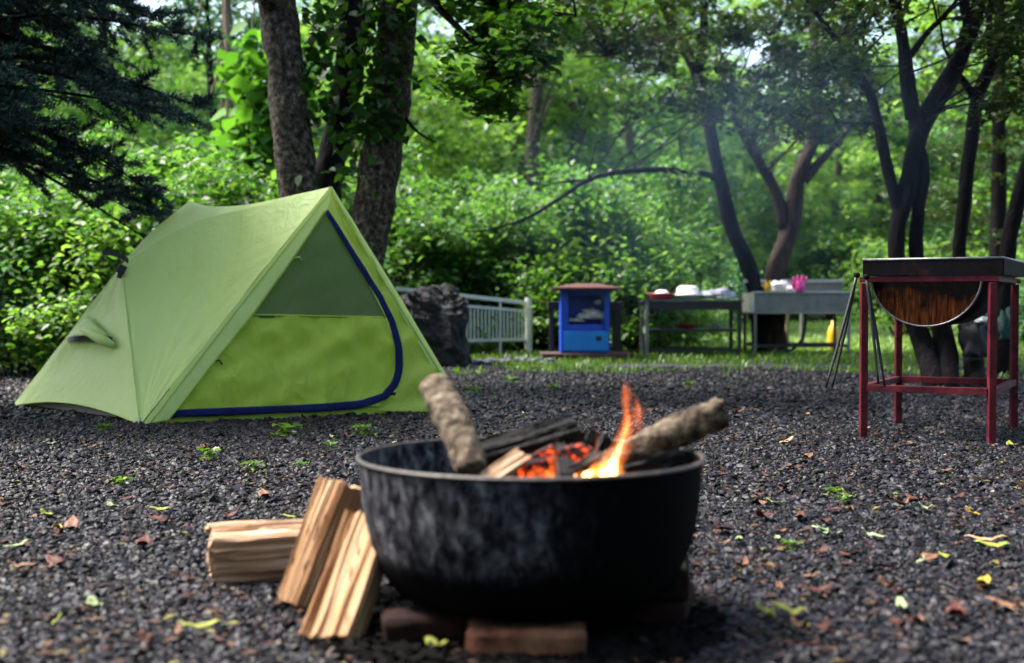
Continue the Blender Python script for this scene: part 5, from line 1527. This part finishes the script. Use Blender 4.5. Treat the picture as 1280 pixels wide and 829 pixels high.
# the wood closes round the camp on its near side too, behind the camera
def near_wood():
    r_ = np.random.default_rng(19)
    cs, rs = [], []
    for _ in range(420):
        a_ = r_.uniform(-1.9, 1.9)
        q = r_.uniform(8, 13)
        cs.append((math.sin(a_) * q, -math.cos(a_) * q + 1.0, r_.uniform(0.3, 8.5))); rs.append(1.5)
    V, F = crown_mesh('c', r_, cs, rs, 75, 0.34, 0.45, 0.7, 0.7)
    o = link('near_woodland', mesh_np('near_woodland', V, F), LEAF_MID, kind='stuff')
    tag(o, 'leafy wood on the near side of the camp clearing', 'woodland')
near_wood()

# thin pale trunk and hanging vines left of the three stems
d = 16.0
pb = Vector((W(283, 0, d).x, d, 0))
slim = thing('slim_tree', 'slim pale straight tree trunk with hanging vines between spruce and ivy tree', 'tree', pb)
mb = MB(); limb(mb, [pb + Vector((0, 0, -0.1)), W(284, 240, d), W(287, 120, d), W(284, 20, d), W(286, -150, d), W(280, -400, d)], [0.07, 0.06, 0.05, 0.045, 0.04, 0.02], 24, 8, 0.15, 2)
mb.build('trunk', BARK_PALE, slim, smooth=True)
for pts in ([W(284, -20, d), W(290, 40, d), W(275, 55, d), W(272, 90, d), W(262, 120, d), W(245, 138, d)], [W(255, -20, d), W(250, 15, d), W(240, 45, d)], [W(278, -20, d), W(279, 60, d), W(277, 150, d)], [W(320, -20, d), W(308, 110, d), W(290, 150, d)]):
    mb = MB(); limb(mb, pts, [0.014] * len(pts), 18, 5, 0.2); mb.build('vine', BARK_PALE, slim, smooth=True)
# big leaved climber beside it
cl_ = Vector((W(315, 0, 14.8).x, 14.8, 0))
climb = thing('climbing_plant', 'big leaved bright green climber rising between the slim trunk and the ivy tree', 'plant', cl_)
mb = MB()
pts_ = []
for k in range(4):
    x0 = 292 + k * 17
    P_ = limb(mb, [Vector((W(x0, 0, 14.8).x, 14.8, -0.05)), W(x0 + 6, 250, 14.7), W(x0 + 2, 150, 14.8), W(x0 + 12, 60, 14.9)], [0.018, 0.014, 0.01, 0.004], 24, 5, 0.2, k)
    pts_ += P_[4:]
mb.build('stems', BARK_RED, climb)
PP = np.array([tuple(p) for p in pts_])
C = PP[rngs.integers(0, len(PP), 420)] + rngs.normal(0, 0.16, (420, 3))
V, F = leaf6_arrays(C, 0.22, rngs, 0.4, 0.9, 0.2)
add_crown(climb, 'foliage', V, F, leaf_mat('climber_leaf', [(0.05, 0.15, 0.02), (0.09, 0.23, 0.035), (0.12, 0.28, 0.05)], 0.5, rough=0.6, spec=0.2), cl_)

# ------------------------------------------------------------------ grass, weeds, fallen leaves
def grass(name, label, pts, h, m, seed, wdt=0.006):
    r_ = np.random.default_rng(seed)
    n = len(pts)
    P0 = np.array(pts)
    hh = h * r_.lognormal(-0.1, 0.35, n)[:, None]
    az = r_.uniform(0, 2 * PI, n)
    dr = np.stack([np.cos(az), np.sin(az), np.zeros(n)], 1)
    sd2 = np.stack([-np.sin(az), np.cos(az), np.zeros(n)], 1)
    ben = r_.uniform(0.15, 0.8, n)[:, None]
    w = wdt * r_.uniform(0.7, 1.5, n)[:, None]
    up_ = np.array([0, 0, 1.0])
    v = [P0 - sd2 * w, P0 + sd2 * w, P0 + dr * hh * ben * 0.35 + up_ * hh * 0.6 + sd2 * w * 0.8, P0 + dr * hh * ben * 0.35 + up_ * hh * 0.6 - sd2 * w * 0.8, P0 + dr * hh * ben + up_ * hh * 0.95]
    V = np.stack(v, 1).reshape(-1, 3)
    i = np.arange(n)[:, None] * 5
    F = np.concatenate([i + np.array([[0, 1, 2]]), i + np.array([[0, 2, 3]]), i + np.array([[3, 2, 4]])], 1).reshape(-1, 3)
    o = link(name, mesh_np(name, V, F), m, kind='stuff')
    return tag(o, label, 'grass')
rg_ = np.random.default_rng(3)
def patchy(n, x0, x1, y0, y1, thr, sc=0.9, seed=0.0):
    out = []
    while len(out) < n:
        x, y = rg_.uniform(x0, x1), rg_.uniform(y0, y1)
        if noise.noise(Vector((x * sc, y * sc, seed))) + 0.35 * noise.noise(Vector((x * sc * 4, y * sc * 4, seed + 5))) > thr(x, y):
            out.append((x, y, 0.0))
    return out
edge = patchy(38000, -9, 9, 9.8, 18.5, lambda x, y: 0.62 - max(0, (y - 9.8)) * 0.18)
grass('grass', 'ragged green grass along the far edge of the gravel', edge, 0.06, GRASS, 1, 0.007)
lft = patchy(7000, -9, -2.2, 13.2, 17.5, lambda x, y: -0.5)
grass('grass', 'bright grass strip under the bushes beyond the left end of the tent', lft, 0.10, GRASS, 2, 0.010)
mea = [(x, y, 0.0) for x, y in zip(rg_.uniform(1.5, 20, 30000), 17.5 + 28 * rg_.random(30000) ** 1.5)]
grass('meadow_grass', 'sunlit pale lawn grass beyond the wash stand and the grill', mea, 0.07, MEADOW_BLADE, 3, 0.014)

# weeds: small rosettes in the gravel
wp = None
for k, (x, y, s) in enumerate(((260, 578, 1.0), (355, 548, 1.3), (456, 547, 1.1), (318, 592, 0.8), (128, 541, 0.8), (150, 610, 0.7), (416, 563, 0.7), (375, 588, 0.6), (1058, 632, 0.6), (1040, 622, 0.6), (990, 690, 0.5), (1160, 450, 1.5), (590, 495, 1.2), (690, 490, 1.0), (860, 486, 1.0), (640, 482, 1.3))):
    p = G(x, y)
    if wp is None:
        r_ = np.random.default_rng(77)
        C = np.array([[math.cos(a_) * q, math.sin(a_) * q, 0.01 + 0.05 * r_.random()] for a_, q in zip(r_.uniform(0, 2 * PI, 26), r_.uniform(0.005, 0.065, 26))])
        V, F = leaf_arrays(C, 0.045, r_, 0.55, 0.5, 0.15)
        wp = thing('weed', 'small green weed growing in the gravel', 'weed', p, 'weeds growing through the gravel')
        link('foliage', mesh_np('foliage', V, F), GRASS, wp)
        mb = MB()
        for q in range(4):
            mb.tube([Vector((0, 0, -0.01)), Vector((0.02 * math.cos(q * 1.6), 0.02 * math.sin(q * 1.6), 0.05))], [0.002, 0.001], 4)
        mb.build('stems', GRASS, wp)
        wp.scale = (s, s, s)
    else:
        c_ = dup(wp, p, rnd.uniform(0, 6), s)
        c_['label'] = ('small' if s < 0.9 else 'larger') + ' green weed ' + ('in front of the tent door' if 200 < x < 480 and y < 600 else 'in the gravel left of the tent corner' if x < 200 else 'towards the grass behind the fire bowl' if y < 500 else 'among fallen leaves right of the fire bowl')

# fallen leaves
def leaf_blade(ln, w, curl, seed):
    r_ = random.Random(seed)
    P = []
    for i in range(9):
        u = i / 8
        hw = w * 0.5 * (math.sin(PI * min(1, u * 0.96 + 0.04)) ** 0.8) + 0.0005
        zc = curl * (u - 0.5) ** 2 * ln * 2 + 0.004 * r_.uniform(-1, 1)
        P.append([(ln * (u - 0.5), hw * e, zc + abs(e) * hw * (0.2 + curl * 0.3)) for e in (-1, -0.5, 0, 0.5, 1)])
    return P
def one_leaf_mat(name, c1, c2):
    m = pm(name, [(0.34, (0.10, 0.05, 0.02)), (0.42, c1), (0.7, c2)], scale=48, rough=0.6, bump=0.4, spec=0.25)
    return m
LM = [('yellow green', one_leaf_mat('fallen_yellow_green', (0.15, 0.18, 0.025), (0.28, 0.29, 0.05))),
      ('pale green', one_leaf_mat('fallen_pale_green', (0.18, 0.24, 0.11), (0.32, 0.38, 0.2))),
      ('brown', one_leaf_mat('fallen_brown', (0.10, 0.045, 0.025), (0.22, 0.11, 0.06))),
      ('dark red brown', one_leaf_mat('fallen_red_brown', (0.05, 0.014, 0.010), (0.10, 0.03, 0.022))),
      ('yellow', one_leaf_mat('fallen_yellow', (0.28, 0.18, 0.02), (0.40, 0.30, 0.04))),
      ('tan', one_leaf_mat('fallen_tan', (0.30, 0.18, 0.09), (0.42, 0.29, 0.17)))]
shapes = [('slender', leaf_blade(0.085, 0.02, 0.25, 1)), ('broad', leaf_blade(0.072, 0.034, 0.35, 2)), ('curled', leaf_blade(0.06, 0.03, 1.0, 3))]
lib = {}
def fallen(x, y, ci, si, sc=1.0):
    p = G(x, y)
    key = (ci, si)
    cn, m = LM[ci]; sn_, P_ = shapes[si]
    if key not in lib:
        o = MB().grid(P_).build('fallen_leaf', m, smooth=True, solid=0.0006)
        lib[key] = o
    else:
        o = lib[key].copy(); COL.objects.link(o)
    o.location = p + Vector((0, 0, 0.02)); o.rotation_euler = (rnd.gauss(0, 0.16), rnd.gauss(0, 0.13), rnd.uniform(0, 6.28)); o.scale = (sc, sc, sc)
    tag(o, f'{sn_} {cn} fallen leaf lying on the dark gravel', 'leaf', f'{cn} leaves fallen on the gravel')
for x, y, ci, si, sc in ((148, 609, 0, 0, 1.2), (140, 642, 1, 0, 1.3), (90, 667, 2, 1, 1.2), (72, 670, 4, 1, .9), (22, 692, 1, 0, .9), (118, 771, 1, 1, 1.0), (252, 797, 0, 0, 1.0), (200, 645, 0, 0, .8), (330, 627, 2, 1, 1.1), (112, 565, 2, 0, 1.1),
                         (255, 566, 2, 1, 1), (27, 720, 2, 1, 1), (62, 560, 1, 0, .9), (10, 640, 2, 1, .9), (200, 660, 3, 1, 1.2), (365, 655, 0, 0, .9), (180, 690, 3, 1, 1.2), (290, 655, 3, 2, 1.1), (70, 715, 3, 1, 1.1),
                         (984, 557, 5, 0, 1.2), (1010, 577, 2, 1, 1), (970, 637, 1, 0, 1.1), (1060, 630, 0, 2, 1), (1035, 676, 1, 1, 1.1), (972, 684, 1, 0, .9), (924, 686, 1, 1, .8), (1090, 680, 1, 1, 1), (1140, 560, 2, 0, .9),
                         (1216, 651, 4, 1, .9), (1232, 685, 5, 0, 1.4), (1240, 692, 0, 0, 1.2), (1158, 709, 2, 1, 1.0), (1182, 707, 0, 1, .7), (1230, 740, 4, 1, .9), (1108, 747, 2, 2, .9), (982, 777, 0, 1, 1.1), (1127, 771, 1, 0, 1.2), (975, 747, 2, 0, .9), (1000, 800, 2, 2, .8), (1258, 770, 2, 0, 1.2), (1262, 562, 0, 1, 1.0), (1220, 570, 0, 0, 1.2), (1180, 595, 2, 0, 1), (1128, 640, 2, 2, 1), (1225, 605, 2, 0, .9), (945, 565, 2, 1, .9),
                         (1020, 750, 3, 0, 1.2), (1100, 720, 3, 1, 1), (955, 655, 3, 1, 1.2), (905, 672, 3, 1, 1.2), (1000, 655, 3, 0, 1.4), (930, 720, 2, 2, .8), (1195, 780, 3, 1, 1.2), (1062, 705, 3, 0, 1.2),
                         (590, 490, 1, 1, 1.1), (620, 500, 1, 0, .9), (925, 520, 2, 2, 1.2), (945, 516, 2, 0, 1), (1010, 523, 5, 0, 1.2), (1080, 540, 5, 0, 1), (548, 823, 0, 1, 1.0), (742, 500, 5, 0, .8), (655, 521, 1, 0, .9)):
    fallen(x, y, ci, si, sc)
for k in range(190):
    y = 480 + 345 * rnd.random() ** 1.3
    x = rnd.uniform(0, 1280)
    if 240 < x < 900 and y > 560:
        continue
    if x < 590 and y < 540:
        continue
    fallen(x, y, rnd.choice((0, 1, 2, 2, 2, 3, 3, 3, 3, 5)), rnd.randrange(3), rnd.uniform(0.35, 0.85))
def leaf_place(p):
    px_ = 640 + p.x / p.y * FPX
    side = 'left of the firewood' if px_ < 260 else ('near the fire bowl' if px_ < 900 else ('under the drum grill' if px_ > 1040 and p.y > 5 else 'right of the fire bowl'))
    far = 'at the front' if p.y < 3.2 else ('mid clearing' if p.y < 6 else 'towards the grass')
    return side + ' ' + far
for o in [o for o in COL.objects if o.name.startswith('fallen_leaf')]:
    o['label'] = o['label'].replace(' lying on the dark gravel', ' on gravel ' + leaf_place(o.location))
# fine brown litter between the stones
n = 6500
r_ = np.random.default_rng(8)
Y = r_.uniform(2.2, 12, n); X = r_.uniform(-0.46, 0.46, n) * Y
keep = np.array([noise.noise(Vector((x * 1.3, y * 1.3, 4))) > -0.02 + 0.12 * noise.noise(Vector((x * 6, y * 6, 9))) for x, y in zip(X, Y)])
C = np.stack([X, Y, r_.uniform(0.010, 0.022, n)], 1)[keep]
V, F = leaf_arrays(C, 0.028, r_, 0.9, 0.5, 0.05, 0.6)
LIT = leaf_mat('leaf_litter', [(0.016, 0.007, 0.006), (0.035, 0.013, 0.009), (0.06, 0.026, 0.016), (0.09, 0.045, 0.026), (0.15, 0.15, 0.04)], 0.1, (1, 1, 1), rough=0.6, spec=0.2)
tag(link('leaf_litter', mesh_np('leaf_litter', V, F), LIT, kind='stuff'), 'fine brown leaf litter caught between the gravel stones', 'leaf litter')

# ------------------------------------------------------------------ smoke drifting up from the fire
def smoke():
    m = bpy.data.materials.new('blue_wood_smoke'); m.use_nodes = True
    t = m.node_tree; t.nodes.remove(t.nodes['Principled BSDF'])
    L = t.links.new
    pv = t.nodes.new('ShaderNodeVolumePrincipled')
    pv.inputs['Color'].default_value = (0.38, 0.62, 1.0, 1)
    tc = N(t, 'ShaderNodeTexCoord')
    ln_ = N(t, 'ShaderNodeVectorMath', operation='LENGTH'); L(tc.outputs['Object'], ln_.inputs[0])
    mr = N(t, 'ShaderNodeMapRange'); mr.interpolation_type = 'SMOOTHSTEP'
    mr.inputs['From Min'].default_value = 1.0; mr.inputs['From Max'].default_value = 0.25
    L(ln_.outputs['Value'], mr.inputs['Value'])
    nz = N(t, 'ShaderNodeTexNoise', Scale=1.7, Detail=3); L(tc.outputs['Object'], nz.inputs['Vector'])
    mr2 = N(t, 'ShaderNodeMapRange'); mr2.inputs['From Min'].default_value = 0.42; mr2.inputs['From Max'].default_value = 0.72
    L(nz.outputs['Fac'], mr2.inputs['Value'])
    mu = N(t, 'ShaderNodeMath', operation='MULTIPLY'); L(mr.outputs[0], mu.inputs[0]); L(mr2.outputs[0], mu.inputs[1])
    m2 = N(t, 'ShaderNodeMath', operation='MULTIPLY'); L(mu.outputs[0], m2.inputs[0]); m2.inputs[1].default_value = 0.085
    L(m2.outputs[0], pv.inputs['Density'])
    L(pv.outputs[0], t.nodes['Material Output'].inputs['Volume'])
    m.cycles.volume_step_rate = 3.0
    mb = lump((0, 0, 0), 1.0, 0.5, 1.0, 20, 12)
    for i, p in enumerate(mb.v):
        mb.v[i] = tuple(Vector(p).normalized())
    o = mb.build('smoke', m, kind='stuff')
    c = W(870, 190, 9.0)
    o.location = c; o.scale = (2.1, 2.2, 1.35)
    tag(o, 'thin blue wood smoke drifting above the fire bowl', 'smoke')
smoke()
cy.volume_step_rate = 1.0
cy.volume_max_steps = 64

# copies that would read alike: say which of the few it is
def number_alike():
    by = {}
    for o in COL.objects:
        if o.parent is None and o.get('group') in (GT, GS):
            by.setdefault(o['label'], []).append(o)
    for lab, os_ in by.items():
        if 2 <= len(os_) <= 4:
            os_.sort(key=lambda o: o.location.x / o.location.y)
            for o, w in zip(os_, {2: ('left of two', 'right of two'), 3: ('left of three', 'middle of three', 'right of three'), 4: ('leftmost of four', 'second of four', 'third of four', 'rightmost of four')}[len(os_)]):
                o['label'] = lab.replace(' of the wood', '').replace(' across the lawn', ' off') + ', ' + w
number_alike()
